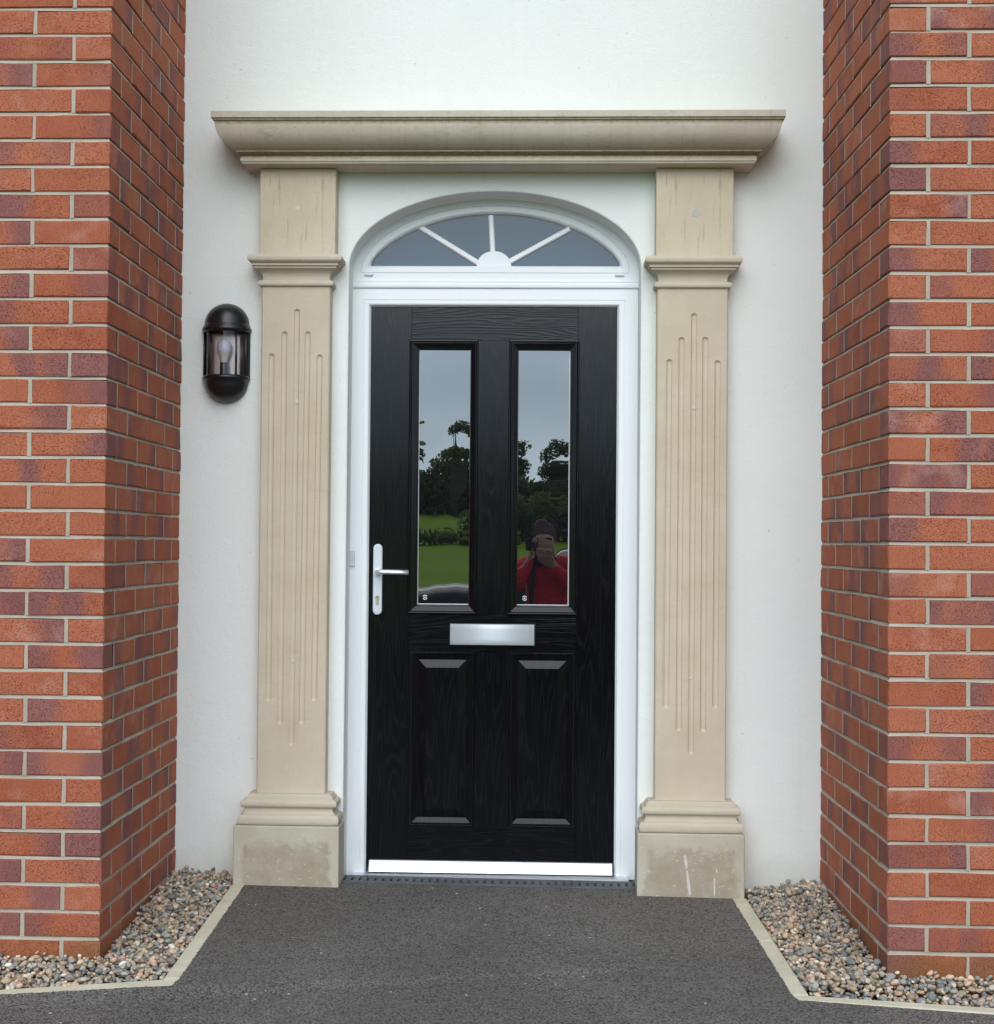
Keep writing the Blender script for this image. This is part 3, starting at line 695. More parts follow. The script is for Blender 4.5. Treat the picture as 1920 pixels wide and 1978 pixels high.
def pilaster(label, sh, bl, pl, fls, plugs, dz):
    xc = (sh[0]+sh[1])/2
    t = thing('pilaster', (xc, 0, 0.04), label, 'pilaster', 'fluted stone pilasters beside the door')
    x0, x1 = sh; z0, z1 = 0.352+dz, 2.0508+dz*0.6; yf = -0.06
    b = MB(); c = 0.004
    fluted(b, x0+c, x1-c, z0, z1, yf, fls)
    for (xa, ya, xb, yb) in ((x0, 0.012, x0, yf+c), (x0, yf+c, x0+c, yf), (x1-c, yf, x1, yf+c), (x1, yf+c, x1, 0.012)):
        b.add([(xa, ya, z0), (xb, yb, z0), (xb, yb, z1), (xa, ya, z1)], [(0, 1, 2, 3)])
    b.add([(x0, 0.012, z1), (x1, 0.012, z1), (x1, yf+c, z1), (x0, yf+c, z1)], [(0, 1, 2, 3)])
    shaft = b.build('shaft', M['shaft'], t, (xc, 0, z0))
    m = MB(); mould(m, smooth_prof([(p, z+dz*0.6) for p, z in CAPP], {5, 6, 7, 8, 9, 13, 19}, 3), x0, x1, yf)
    m.build('capital', M['pale'], t, (xc, 0, 2.05), bevel=0.0006, seg=1)
    m = MB(); mould(m, smooth_prof([(p, z+dz) for p, z in BASP], {0, 1, 2, 3, 4, 5, 6, 10, 11, 13, 14, 15, 16, 21}, 3), x0, x1, yf)
    m.build('base', M['pale'], t, (xc, 0, 0.25), bevel=0.0006, seg=1)
    m = MB(); m.box(bl[0], bl[1], -0.07, 0.012, 2.1552+dz*0.6, 2.4493)
    blk = m.build('frieze_block', M['frieze'], t, (xc, 0, 2.156), bevel=0.004)
    m = MB(); m.box(pl[0], pl[1], -0.12, 0.012, -0.06, 0.2522+dz)
    plo = m.build('plinth', M['plinth'], t, (xc, 0, -0.06), bevel=0.004)
    if xc > 0:
        scrape(plo, .500, .178, .506, .135, .011); scrape(plo, .507, .128, .517, .047, .010); scrape(plo, .603, .136, .605, .120, .004); scrape(plo, .360, .118, .385, .127, .004); scrape(plo, .596, .105, .597, .045, .006)
    for x, z, w, mat, par, y in plugs:
        q = MB(); nn = 9; ol = [(x+w*math.cos(6.283*i/nn)*random.uniform(.8, 1.15), z+w*math.sin(6.283*i/nn)*random.uniform(.8, 1.15)) for i in range(nn)]
        q.prism(ol, y-0.0012, y+0.010); q.build('filled_fixing_hole', M[mat], blk if par else shaft, (x, y, z))
def scrape(parent, x0, z0, x1, z1, wd):      # pale scuffs left on the stone
    m = MB(); n = 12; L, Rr = [], []
    for i in range(n+1):
        t = i/n; x, z = x0+(x1-x0)*t, z0+(z1-z0)*t; h = wd*(0.35+0.65*math.sin(math.pi*min(1, t*.8+.15)))*random.uniform(.75, 1.15)/2
        L.append((x-h, z)); Rr.append((x+h, z))
    m.prism(L+Rr[::-1], -0.1206, -0.118); m.build('pale_scuff', M['plugw'], parent, ((x0+x1)/2, -.12, (z0+z1)/2))
FL_L = [(-.886, 1.824, .657, -.8835), (-.8435, 1.899, .580, -.8435), (-.8015, 1.975, .510, -.805), (-.7645, 1.899, .583, -.7710), (-.7235, 1.821, .659, -.7310)]
FL_R = [(.445, 1.810, .649, .440), (.485, 1.884, .575, .4825), (.526, 1.964, .498, .523), (.564, 1.885, .573, .562), (.605, 1.807, .651, .603)]
pilaster('fluted cream stone pilaster left of the black door, nearest the wall lamp', (-0.9215, -0.690), (-0.930, -0.673), (-0.9855, -0.634), FL_L,
         [(-.802, 2.315, .0092, 'plugw', 1, -.07), (-.800, 1.664, .0065, 'plugw', 0, -.055), (-.804, .792, .0055, 'plugw', 0, -.055)], 0.0)
pilaster('fluted cream stone pilaster right of the black door, near the right gravel bed', (0.4035, 0.639), (0.397, 0.655), (0.344, 0.695), FL_R,
         [(.530, 2.298, .0125, 'plug', 1, -.07), (.527, 1.649, .005, 'plugw', 0, -.055), (.521, .751, .005, 'plugw', 0, -.055)], -0.006)

# ------------------------------------------------------------------ door frame and fanlight
fr = thing('door_frame', (-0.145, 0.12, 0.045), 'white plastic door frame around the black door, below the fanlight', 'door frame')
m = MB()
prof = [(0.0, 0.20), (0.0, 0.112), (0.001, 0.111), (0.043, 0.111), (0.0445, 0.1135), (0.0460, 0.1135), (0.0475, 0.111), (0.0580, 0.111), (0.0620, 0.1125), (0.0650, 0.1165), (0.0665, 0.1225), (0.0680, 0.124), (0.0680, 0.200)]
X0, X1, ZT, ZB = -0.6415, 0.3500, 2.0745, 0.044
def off(d): return [(X0+d, ZB), (X0+d, ZT-d*0.90), (X1-d*1.05, ZT-d*0.90), (X1-d*1.05, ZB)]
vs = []
for d, y in prof: vs += [(x, y, z) for x, z in off(d)]
m.add(vs, [(i*4+k, i*4+k+1, i*4+5+k, i*4+4+k) for i in range(len(prof)-1) for k in range(3)])
e4 = len(prof)
m.add([vs[i*4] for i in range(e4)], [tuple(range(e4))]); m.add([vs[i*4+3] for i in range(e4)], [tuple(range(e4))])
m.build('frame', M['upvc'], fr, (-0.145, 0.111, 0.044))
m = MB()                                                     # coupling rail between the door frame and the fanlight
rp = [(0.20, 2.0745), (0.108, 2.0745), (0.104, 2.077), (0.103, 2.081), (0.103, 2.0875), (0.105, 2.0920), (0.110, 2.0930), (0.1105, 2.0965), (0.108, 2.0972), (0.108, 2.1015), (0.113, 2.1025), (0.20, 2.1025)]
m.add([(x, y, z) for y, z in rp for x in (-0.643, 0.3505)], [(i*2, i*2+1, i*2+3, i*2+2) for i in range(len(rp)-1)])
m.build('coupling_rail', M['upvc'], fr, (-0.145, 0.11, 2.0745))
m = MB(); m.box(-0.638, -0.620, 0.1045, 0.1115, 1.108, 1.163, 0.0015); m.box(-0.632, -0.626, 0.103, 0.105, 1.128, 1.143, 0.0008)
m.build('latch_plate', M['alu'], fr, (-0.629, 0.111, 1.108))
m = MB(); tp = [(0.045, 0.046), (0.045, 0.0545), (0.049, 0.0575), (0.062, 0.0580), (0.064, 0.0550), (0.125, 0.0560), (0.125, 0.046)]
m.add([(x, y, z) for y, z in tp for x in (-0.615, 0.325)], [(i*2, i*2+1, i*2+3, i*2+2) for i in range(len(tp)-1)]+[tuple(range(0, 14, 2)), tuple(range(1, 14, 2))])
m.build('threshold', M['alub'], fr, (-0.145, 0.045, 0.046))

fan = thing('fanlight', (-0.145, 0.12, 2.10), 'arched fanlight with white sunburst glazing bars above the black door', 'fanlight')
def resample(pts, n):
    P = np.array(pts); d = np.r_[0, np.cumsum(np.linalg.norm(np.diff(P, axis=0), axis=1))]; t = np.linspace(0, d[-1], n)
    return np.c_[np.interp(t, d, P[:, 0]), np.interp(t, d, P[:, 1])]
def glass_arc(n=160, g=0.0):
    xc, h, s = -0.145, 0.430+g, 0.178+g; Rr = (h*h+s*s)/(2*s); out = []
    for i in range(n+1):
        x = -h*math.cos(math.pi*i/n); a = math.sqrt(max(0, Rr*Rr-x*x))-(Rr-s); b = s*math.sqrt(max(0, 1-(x/h)**2))
        out.append((xc+x, 2.157-g+max(0, 0.55*a+0.45*b)))
    return out
NA = 90
outer = resample([(-0.6425, 2.1025)]+[(x+(-.004 if x < 0 else .002), z) for x, z in arch(120)]+[(0.3505, 2.1025)], NA)
inner = resample(glass_arc(), NA)
steps = [(0, .20), (0, .113), (.42, .113), (.45, .1165), (.49, .1165), (.52, .113), (.80, .113), (.88, .1155), (.96, .123), (1.0, .1325), (1.0, .20)]
m = MB(); vs = []
for tt, y in steps:
    P = outer*(1-tt)+inner*tt
    vs += [(x, y, z) for x, z in P]
m.add(vs, [(i*NA+k, i*NA+k+1, (i+1)*NA+k+1, (i+1)*NA+k) for i in range(len(steps)-1) for k in range(NA-1)], 0, False)
vs = []
for tt, y in steps:                                          # bottom member
    a = outer[0]*(1-tt)+inner[0]*tt; b = outer[-1]*(1-tt)+inner[-1]*tt; vs += [(a[0], y, a[1]), (b[0], y, b[1])]
m.add(vs, [(i*2, i*2+1, i*2+3, i*2+2) for i in range(len(steps)-1)])
m.build('frame', M['upvc'], fan, (-0.145, 0.113, 2.1025))
m = MB(); m.add([(x, 0.1345, z) for x, z in glass_arc(80, 0.004)], [tuple(range(81))]); m.add([(x, 0.150, z) for x, z in glass_arc(80, 0.004)], [tuple(range(81))])
m.build('pane', M['fglass'], fan, (-0.145, 0.1345, 2.157), recalc=False)
m = MB(); gi, go = resample(glass_arc(120, -0.0035), 80), resample(glass_arc(120, 0.0), 80)
m.add([(x, 0.1332, z) for x, z in go]+[(x, 0.1332, z) for x, z in gi], [(i, i+1, i+81, i+80) for i in range(79)])
m.build('gasket', M['blackp'], fan, (-0.145, 0.1332, 2.157), recalc=False)
def bar(p, q, w):
    p, q = Vector(p), Vector(q); t = (q-p).normalized(); nn = Vector((-t.y, t.x))*w/2; m = MB()
    pr = [(-1, .136), (-1, .128), (-.55, .1245), (.55, .1245), (1, .128), (1, .136)]
    m.add([((p+nn*a).x, y, (p+nn*a).y) for a, y in pr]+[((q+nn*a).x, y, (q+nn*a).y) for a, y in pr], [(i, i+1, i+7, i+6) for i in range(5)])
    m.build('glazing_bar', M['upvc'], fan, ((p.x+q.x)/2, .13, (p.y+q.y)/2))
bar((-0.151, 2.195), (-0.1590, 2.334), 0.0180); bar((-0.195, 2.1625), (-0.4055, 2.2920), 0.0180); bar((-0.100, 2.1700), (0.1120, 2.2865), 0.0180)
m = MB(); hb = [(-0.149+0.0585*math.cos(math.pi*i/28), 2.1545+0.0530*math.sin(math.pi*i/28)) for i in range(29)]
m.prism(hb, 0.1235, 0.136); m.build('hub', M['upvc'], fan, (-0.149, .13, 2.157), bevel=0.0015)
for x in (-0.581, 0.285):
    m = MB(); m.box(x-.0155, x+.0155, .1035, .114, 2.1185, 2.1265, .0025); m.build('drain_cap', M['upvc'], fan, (x, .112, 2.12))

# ------------------------------------------------------------------ the door
door = thing('front_door', (-0.147, 0.145, 0.055), 'black woodgrain front door with two tall glass panes and a silver letter plate', 'door')
YL = 0.132
m = MB()
def piece(x0, x1, z0, z1, mi): m.box(x0+.0002, x1-.0002, YL, YL+.018, z0+.0002, z1-.0002, .0006, mi)
SL, SR = -0.432, 0.1435
piece(-0.577, SL, 0.056, 2.019, 0); piece(SR, 0.283, 0.056, 2.019, 0)
piece(SL, SR, 1.8985, 2.019, 1); piece(SL, SR, 0.8165, 0.9465, 1); piece(SL, SR, 0.056, 0.2155, 1)
piece(-0.199, -0.094, 0.9465, 1.8985, 0); piece(-0.203, -0.0845, 0.2155, 0.8165, 0)
m.box(-0.58, 0.285, YL+.0185, YL+.045, 0.055, 2.02, 0, 0)
leaf = m.build('door_leaf', [M['bv'], M['bh']], door, (-0.147, YL, 0.056))
PANES = [((-0.4385, -0.1985, 0.9450, 1.8995), (-0.4045, -0.2270, 0.9785, 1.8640)), ((-0.0955, 0.1490, 0.9445, 1.8995), (-0.0620, 0.1170, 0.9785, 1.8635))]
for (a0, a1, c0, c1), (g0, g1, h0, h1) in PANES:
    m = MB()
    def rc(t, y): return (a0+(g0-a0)*t, a1+(g1-a1)*t, c0+(h0-c0)*t, c1+(h1-c1)*t, y)
    m.rings([rc(0, .1345), rc(.0, .1270), rc(.06, .1235), rc(.16, .1225), rc(.24, .1240), rc(.30, .1265), rc(.34, .1265), rc(.84, .1338), rc(.86, .1325), rc(.95, .1328), rc(1.0, .1415), rc(1.0, .1500)], 0, mis=[1, 0, 1, 0])
    gm = m.build('glazing_moulding', [M['bv'], M['bh']], door, ((a0+a1)/2, .13, c0))
    m = MB(); s_ = .0028
    m.box(g0+.0003, g1-.0003, .1424, .1430, h0+.0003, h0+.0030)
    if g0 < -.3: m.box(g0+.0003, g0+.0020, .1424, .1430, h0+.0030, h1-.001)
    else: m.box(g1-.0030, g1-.0003, .1424, .1430, h0+.0030, h1-.001)
    m.build('spacer_bar', M['spacer'], gm, ((g0+g1)/2, .1425, h0))
    m = MB(); xc, zc = (g0+g1)/2, (h0+h1)/2; hw, hh = (g1-g0)/2+.004, (h1-h0)/2+.004
    tilt = 0.0118                                           # the unit sits a hair out of true in its rebate
    m.box(xc-hw, xc+hw, .1432, .1490, zc-hh, zc+hh)
    for i, (x, y, z) in enumerate(m.v): m.v[i] = (x, y+tilt*(x-xc)*1.0+0.0012, z)
    pane = m.build('glass_pane', M['glass'], door, (xc, .144, zc), recalc=True)
    m = MB(); sx, sz = g0+.0265, h0+.0245                    # etched safety mark: two arcs and a short stroke
    def arc(r0, r1, d0, d1, n=8):
        vs = [(sx+r*math.cos(R_(d0+(d1-d0)*i/n)), .1427+0.0*i, sz+r*math.sin(R_(d0+(d1-d0)*i/n))) for i in range(n+1) for r in (r0, r1)]
        m.add(vs, [(2*i, 2*i+1, 2*i+3, 2*i+2) for i in range(n)])
    arc(.0058, .0086, 25, 155); arc(.0058, .0086, 205, 335); arc(0, .0028, 0, 360, 10); arc(.0040, .0062, 165, 195, 3); arc(.0040, .0062, -15, 15, 3)
    m.build('etched_mark', M['mark'], pane, (sx, .1427, sz), recalc=False)
for x0, x1, z0, z1 in ((-0.4265, -0.2030, 0.2155, 0.8165), (-0.0845, 0.1395, 0.2155, 0.8165)):
    m = MB(); xs0, xs1 = (SL, -0.2032) if x0 < -.3 else (-.0843, SR)
    def rd(d, y, e=0): return (x0+d, x1-d, z0+d, z1-d, y)
    m.rings([(xs0, xs1, z0, z1, YL+.0005), rd(.001, YL+.0005), rd(.002, YL-.0045), rd(.0045, YL-.0065), rd(.0085, YL-.0065), rd(.0095, YL-.0042), rd(.0110, YL-.0042), rd(.0190, YL+.0006), rd(.0275, YL+.0056), rd(.0290, YL+.0056), rd(.0560, YL-.0040)], 0, True)
    m.build('raised_panel', M['bv'], door, ((x0+x1)/2, YL, z0))
# handle
m = MB(); xc, zt, zb, rr_ = -0.5418, 1.187, 0.9415, 0.0158
ol = [(xc+rr_*math.cos(math.pi*i/14), zt-rr_+rr_*math.sin(math.pi*i/14)) for i in range(15)]+[(xc-rr_*math.cos(math.pi*i/14), zb+rr_-rr_*math.sin(math.pi*i/14)) for i in range(15)]
def shrink(d): return [(xc+(x-xc)*(1-d/rr_), (zt+zb)/2+(z-(zt+zb)/2)*(1-d/((zt-zb)/2))) for x, z in ol]
n = len(ol); lay = [(0, YL), (0, YL-.0090), (.0010, YL-.0105), (.0026, YL-.0112)]
vs = [(x, y, z) for d, y in lay for x, z in shrink(d)]
m.add(vs, [(i*n+k, i*n+(k+1) % n, (i+1)*n+(k+1) % n, (i+1)*n+k) for i in range(3) for k in range(n)]+[tuple(range(3*n, 4*n))])
hp = m.build('handle_plate', M['alu'], door, (xc, YL, zb))
m = MB(); zl = 1.0915
m.tube([(xc, .122, zl), (xc, .1105, zl)], .0125, 20)
m.tube([(xc, .118, zl), (xc, .092, zl), (xc+.003, .083, zl), (xc+.010, .077, zl), (xc+.020, .0745, zl), (-.470, .0745, zl-.0008), (-.4300, .0745, zl-.0018)], [.0085, .0082, .0082, .0083, .0085, .0086, .0086], 16, sy=.82)
m.build('lever_handle', M['alub'], hp, (xc, .1, zl))
m = MB(); zk = 1.0005
ol = [(xc+.0085*math.sin(R_(a)), zk+.0085*math.cos(R_(a))) for a in range(-140, 141, 20)]; ol = ol+[(xc+.005, zk-.0068), (xc+.005, zk-.022), (xc+.003, zk-.0245), (xc-.003, zk-.0245), (xc-.005, zk-.022), (xc-.005, zk-.0068)]
m.prism(ol, .1185, .125); ky = m.build('lock_cylinder', M['brass'], hp, (xc, .12, zk))
m = MB(); m.box(xc-.0008, xc+.0008, .1180, .1188, zk-.004, zk+.0045); m.tube([(xc, .1181, zk+.0035), (xc, .1188, zk+.0035)], .0021, 10); m.build('keyhole', M['void'], ky, (xc, .118, zk))
# letter plate
m = MB(); m.box(-.2915, .0030, .1225, YL+.001, .8385, .9150, .0015); lp = m.build('letter_plate', M['blackp'], door, (-.144, .125, .84))
m = MB(); fp = [(.1235, .8405), (.1165, .8410), (.1150, .8425), (.1150, .8600), (.1153, .8780), (.1158, .8950), (.1168, .9080), (.1190, .9120), (.1235, .9130)]
m.add([(x, y, z) for y, z in fp for x in (-.2875, -.0010)], [(i*2, i*2+1, i*2+3, i*2+2) for i in range(len(fp)-1)], 0, True)
m.add([(-.2875, y, z) for y, z in fp], [tuple(range(len(fp)))]); m.add([(-.0010, y, z) for y, z in fp], [tuple(range(len(fp)))])
m.build('flap', M['alu'], lp, (-.144, .115, .84))
# weather bar
m = MB(); wp = [(YL, .0960), (.1235, .0950), (.1215, .0928), (.1010, .0640), (.0995, .0605), (.1030, .0598), (YL, .0620)]
m.add([(x, y, z) for y, z in wp for x in (-.5600, .2715)], [(i*2, i*2+1, i*2+3, i*2+2) for i in range(len(wp)-1)])
wb = m.build('weather_bar', M['alub'], door, (-.145, .11, .062))
for xa, xb in ((-.5635, -.5600), (.2715, .2755)):
    m = MB(); k = len(wp); m.add([(x, y-.0006 if y < YL else y, z) for x in (xa, xb) for y, z in wp], [tuple(range(k)), tuple(range(2*k-1, k-1, -1))]+[(i, i+k, (i+1) % k+k, (i+1) % k) for i in range(k)])
    m.build('end_cap', M['drain'], wb, (xa, .11, .062))

# ------------------------------------------------------------------ drain channel
dr = thing('drain_channel', (-0.145, 0, 0.05), 'narrow grey slotted drain channel across the foot of the black door', 'drain channel')
m = MB(); zt = lambda x: 0.0565-0.008*(x+0.15)
y0, y1, ys0, ys1 = -0.054, 0.044, -0.033, 0.024
xs = []; x = -0.632
while x < 0.338: xs.append(x); x += 0.0262
def strip(xa, xb, ya, yb, dz=0): m.add([(xa, ya, zt(xa)+dz), (xb, ya, zt(xb)+dz), (xb, yb, zt(xb)+dz), (xa, yb, zt(xa)+dz)], [(0, 1, 2, 3)])
strip(-.655, .365, y0, ys0); strip(-.655, .365, ys1, y1)
px = -.655
for x in xs:
    strip(px, x, ys0, ys1)
    for (xa, ya, xb, yb) in ((x, ys0, x, ys1), (x+.0098, ys0, x+.0098, ys1), (x, ys0, x+.0098, ys0), (x, ys1, x+.0098, ys1)):
        m.add([(xa, ya, zt(xa)), (xb, yb, zt(xb)), (xb, yb, zt(xb)-.012), (xa, ya, zt(xa)-.012)], [(0, 1, 2, 3)])
    px = x+.0098
strip(px, .365, ys0, ys1)
m.add([(-.655, y0, zt(-.655)), (.365, y0, zt(.365)), (.365, y0, 0), (-.655, y0, 0)], [(0, 1, 2, 3)])
m.build('grating', M['drain'], dr, (-.145, 0, .05), recalc=False)
m = MB(); m.add([(-.655, ys0-.005, .026), (.365, ys0-.005, .026), (.365, ys1+.005, .026), (-.655, ys1+.005, .026)], [(0, 1, 2, 3)]); m.build('channel_floor', M['void'], dr, (-.145, 0, .026), recalc=False)

# ------------------------------------------------------------------ wall lamp
LX = -1.0500
lamp = thing('wall_lamp', (LX, 0, 1.655), 'black half round wall lantern with caged clear glass left of the door', 'wall lamp')
H0, H1 = -math.pi/2, math.pi/2
dome = lambda R, z, up, n=12: [(R*math.cos(i*math.pi/2/n), z+up*R*0.98*math.sin(i*math.pi/2/n)) for i in range(n+1)]
m = MB(); m.lathe([(.070, 1.899), (.0795, 1.9005), (.0838, 1.9045), (.0848, 1.9095), (.0838, 1.9145), (.0800, 1.9185), (.0795, 1.9230), (.0775, 1.9255)]+dome(.0765, 1.9265, 1), LX, -.002, H0, H1, 36)
m.build('dome_cap', M['lampb'], lamp, (LX, 0, 1.90), recalc=False)
m = MB(); m.lathe(dome(.0745, 1.7335, -1)[::-1]+[(.0755, 1.7345), (.0765, 1.7375), (.0800, 1.7400), (.0818, 1.7440), (.0810, 1.7490), (.0780, 1.7525), (.070, 1.7545)], LX, -.002, H0, H1, 36)
m.lathe([(0, 1.7545), (.070, 1.7545)], LX, -.002, H0, H1, 24); m.build('bottom_bowl', M['lampb'], lamp, (LX, 0, 1.66), recalc=False)
m = MB(); m.box(LX-.080, LX+.080, -.007, .002, 1.742, 1.912, .001); m.build('back_plate', M['lampb'], lamp, (LX, 0, 1.742))
m = MB(); m.box(LX-.060, LX+.060, -.0088, -.0065, 1.757, 1.897, .0005); m.build('reflector', M['refl'], lamp, (LX, -.008, 1.757))
m = MB(); m.lathe([(.0705, 1.7530), (.0705, 1.8995)], LX, -.002, H0, H1, 40); m.build('glass', M['lampg'], lamp, (LX, -.03, 1.755), recalc=False)
for a in (-78, -40, 6, 36, 68):
    if a == 6: continue
    a_ = R_(a); x, y = LX+.0755*math.sin(a_), -.002-.0755*math.cos(a_)
    m = MB(); m.tube([(x, y, 1.748), (x, y, 1.906)], .0036, 8); m.build('cage_bar', M['lampb'], lamp, (x, y, 1.75))
m = MB(); bx, by = LX-.003, -.034
m.lathe([(.0135, 1.7535), (.0135, 1.795), (.0125, 1.797), (0, 1.797)], bx, by, 0, 2*math.pi, 20); m.build('bulb_holder', M['blackp'], lamp, (bx, by, 1.754), recalc=False)
m = MB(); m.lathe([(.0115, 1.797), (.0130, 1.808), (.0170, 1.820), (.0212, 1.832)], bx, by, 0, 2*math.pi, 24, 1)
m.lathe([(.0212, 1.832), (.0232, 1.840), (.0235, 1.849), (.0220, 1.860), (.0175, 1.868), (.010, 1.8745), (0, 1.876)], bx, by, 0, 2*math.pi, 24, 0); m.build('bulb', [M['bulb'], M['bulbb']], lamp, (bx, by, 1.797), recalc=False)

# ------------------------------------------------------------------ what the door glass mirrors: trees, hedges, car and photographer
def leaves(blobs, n, size, seed):
    g = np.random.default_rng(seed); V, A = [], []
    wts = np.array([b[3]*b[4]*b[5] for b in blobs]); wts = wts/wts.sum()
    for _ in range(n):
        cx, cy, cz, rx, ry, rz = blobs[g.choice(len(blobs), p=wts)]
        d = g.normal(size=3); d /= np.linalg.norm(d); q = g.random()**0.45
        c = np.array((cx, cy, cz))+d*q*(rx, ry, rz)
        a = g.normal(size=3); a /= np.linalg.norm(a); b = np.cross(a, g.normal(size=3)); b /= np.linalg.norm(b)
        s = size*g.uniform(.6, 1.3)
        V += [c-a*s-b*s*.5, c+a*s*.2-b*s*.7, c+a*s+b*s*.3, c-a*s*.1+b*s*.7]; r = g.random(); A += [(r, r, r, 1)]*4
    return V, [(4*i, 4*i+1, 4*i+2, 4*i+3) for i in range(n)], A
def tree(x, y, h, blobs, n, size, mat, label, cat='tree', trunk=True, group='trees beyond the lawn', name='broadleaf_tree'):
    z0 = gz(x, y); t = thing(name, (x, y, z0), label, cat, group)
    if trunk:
        m = MB(); m.tube([(x, y, z0-.2), (x+.05, y, z0+h*.3), (x-.03, y+.1, z0+h*.6), (x, y, z0+h*.9)], [h*.018, h*.014, h*.010, h*.005], 8)
        for b in blobs[:6]: m.tube([(x, y, z0+h*.35), ((x+b[0]+x)/2, y+b[1]/2, z0+b[2]*.7+h*.12), (x+b[0], y+b[1], z0+b[2])], [h*.006, h*.004, h*.002], 6)
        m.build('trunk', M['bark'], t, (x, y, z0))
    B = [(x+b[0], y+b[1], z0+b[2], b[3], b[4], b[5]) for b in blobs]
    V, F, A = leaves(B, n, size, int(abs(x*100)+abs(y))); m = MB(); m.add(V, F); m.build('crown', M[mat], t, (x, y, z0), recalc=False, attr=A)
tall = lambda s: [(-.3*s, 0, 1.5*s, .55*s, .5*s, .35*s), (.35*s, .1, 1.7*s, .5*s, .5*s, .4*s), (0, 0, 2.25*s, .45*s, .4*s, .3*s), (-.5*s, .1, 2.0*s, .35*s, .3*s, .25*s), (.45*s, 0, 2.35*s, .3*s, .3*s, .28*s), (.1*s, 0, 1.0*s, .6*s, .6*s, .3*s)]
bush = lambda s: [(0, 0, .45*s, .85*s, .6*s, .52*s), (-.6*s, 0, .38*s, .55*s, .5*s, .45*s), (.6*s, .1, .42*s, .55*s, .5*s, .46*s), (.1*s, 0, .95*s, .45*s, .4*s, .28*s)]
tree(-1.95, -44, 3.0, [(.30, 0, 2.85, .42, .3, .20), (-.12, 0, 2.72, .24, .25, .20), (.15, 0, 2.05, .65, .4, .16), (.45, 0, 2.45, .2, .2, .3)], 1500, .05, 'leafl', 'slender loose-crowned tree standing above the hedge beyond the lawn')
tree(-0.40, -47, 2.6, tall(0.98), 3500, .055, 'leafd', 'small dark tree left of the gap above the hedge')
tree(1.50, -47, 2.7, tall(1.0), 3500, .055, 'leafd', 'dark tree right of the gap above the hedge')
tree(-4.6, -52, 3.5, tall(1.3), 900, .14, 'leafd', 'broad dark tree far to the left beyond the lawn')
tree(6.0, -52, 4.5, tall(1.8), 900, .16, 'leafd', 'tallest broad dark tree far to the right beyond the lawn')
for i, (x, s) in enumerate([(-9.5, 2.0), (-6.9, 1.8), (-4.5, 1.75), (-2.5, 1.7), (-0.9, 1.55), (0.7, 1.0), (2.2, 1.45), (4.2, 1.7), (6.6, 1.9), (9.2, 2.0)]):
    tree(x, -45.5, s, bush(s), 5000, .085, 'leafd', 'dark hedge bush in the belt along the far side of the lawn', 'hedge bush', False, 'hedge belt beyond the lawn', 'hedge_bush')
for i, (x, s) in enumerate([(-6.0, .62), (-4.7, .6), (-3.4, .62), (-2.1, .60), (-0.8, .6), (6.2, .7)]):
    tree(x, -29.5, s, [(0, 0, .12, .75, .35, .22), (.35, 0, .2, .4, .3, .2), (-.35, 0, .16, .4, .3, .2)], 350, .07, 'leafd', 'low dark shrub in the row crossing the lawn', 'shrub', False, 'low shrubs crossing the lawn', 'low_shrub')

for i, (x, s) in enumerate([(-0.35, 1.0), (0.55, 1.05), (1.5, 1.0), (2.5, 1.1)]):
    tree(x, -31.5, s, bush(s), 4500, .045, 'leafd', 'dark hedge bush in the nearer belt right of the lawn', 'hedge bush', False, 'nearer hedge belt right of the lawn', 'hedge_bush')

# parked car
cz = gz(0.8, -8.8)-0.015
CDX = -0.22
car = thing('parked_car', (0.8, -8.8, cz), 'dark hatchback car parked side-on behind the photographer', 'car')
def loft(sections, mi=0, smooth=True):      # sections: (x, [(y,z)...])
    m = MB(); k = len(sections[0][1]); vs = [(x, y, z) for x, pr in sections for y, z in pr]
    m.add(vs, [(i*k+j, i*k+(j+1) % k, (i+1)*k+(j+1) % k, (i+1)*k+j) for i in range(len(sections)-1) for j in range(k)], mi, smooth)
    m.add(vs[:k], [tuple(range(k))], mi); m.add(vs[-k:], [tuple(range(k))], mi); return m
def ring(hw, zb, zt, cr=.12): return [(-8.8+s*hw*f, cz+zb+(zt-zb)*g) for s, f, g in ((-1, .94, 0), (-1, 1, .25), (-1, 1, .62), (-1, .96, .88), (-1, .80, 1), (1, .80, 1), (1, .96, .88), (1, 1, .62), (1, 1, .25), (1, .94, 0))]
secs = [(-1.35, ring(.62, .34, .70)), (-1.22, ring(.78, .24, .86)), (-.85, ring(.86, .2, .98)), (-.1, ring(.88, .2, 1.06)), (.3, ring(.88, .2, 1.09)), (1.6, ring(.88, .2, 1.12)), (2.4, ring(.87, .2, 1.12)), (2.75, ring(.80, .3, 1.05)), (2.85, ring(.70, .36, .8))]
loft(secs).build('body', M['paint'], car, (.8, -8.8, cz))
def top(hw, zb, zt): return [(-8.8+s*hw*f, cz+z) for s, f, z in ((-1, 1, zb), (-1, .9, zb+(zt-zb)*.6), (-1, .78, zt), (1, .78, zt), (1, .9, zb+(zt-zb)*.6), (1, 1, zb))]
loft([(.12, top(.80, 1.03, 1.07)), (.75, top(.79, 1.06, 1.44)), (1.5, top(.78, 1.08, 1.50)), (2.2, top(.76, 1.08, 1.44)), (2.68, top(.72, 1.05, 1.10))], 0).build('window_band', M['cglass'], car, (.8, -8.8, cz))
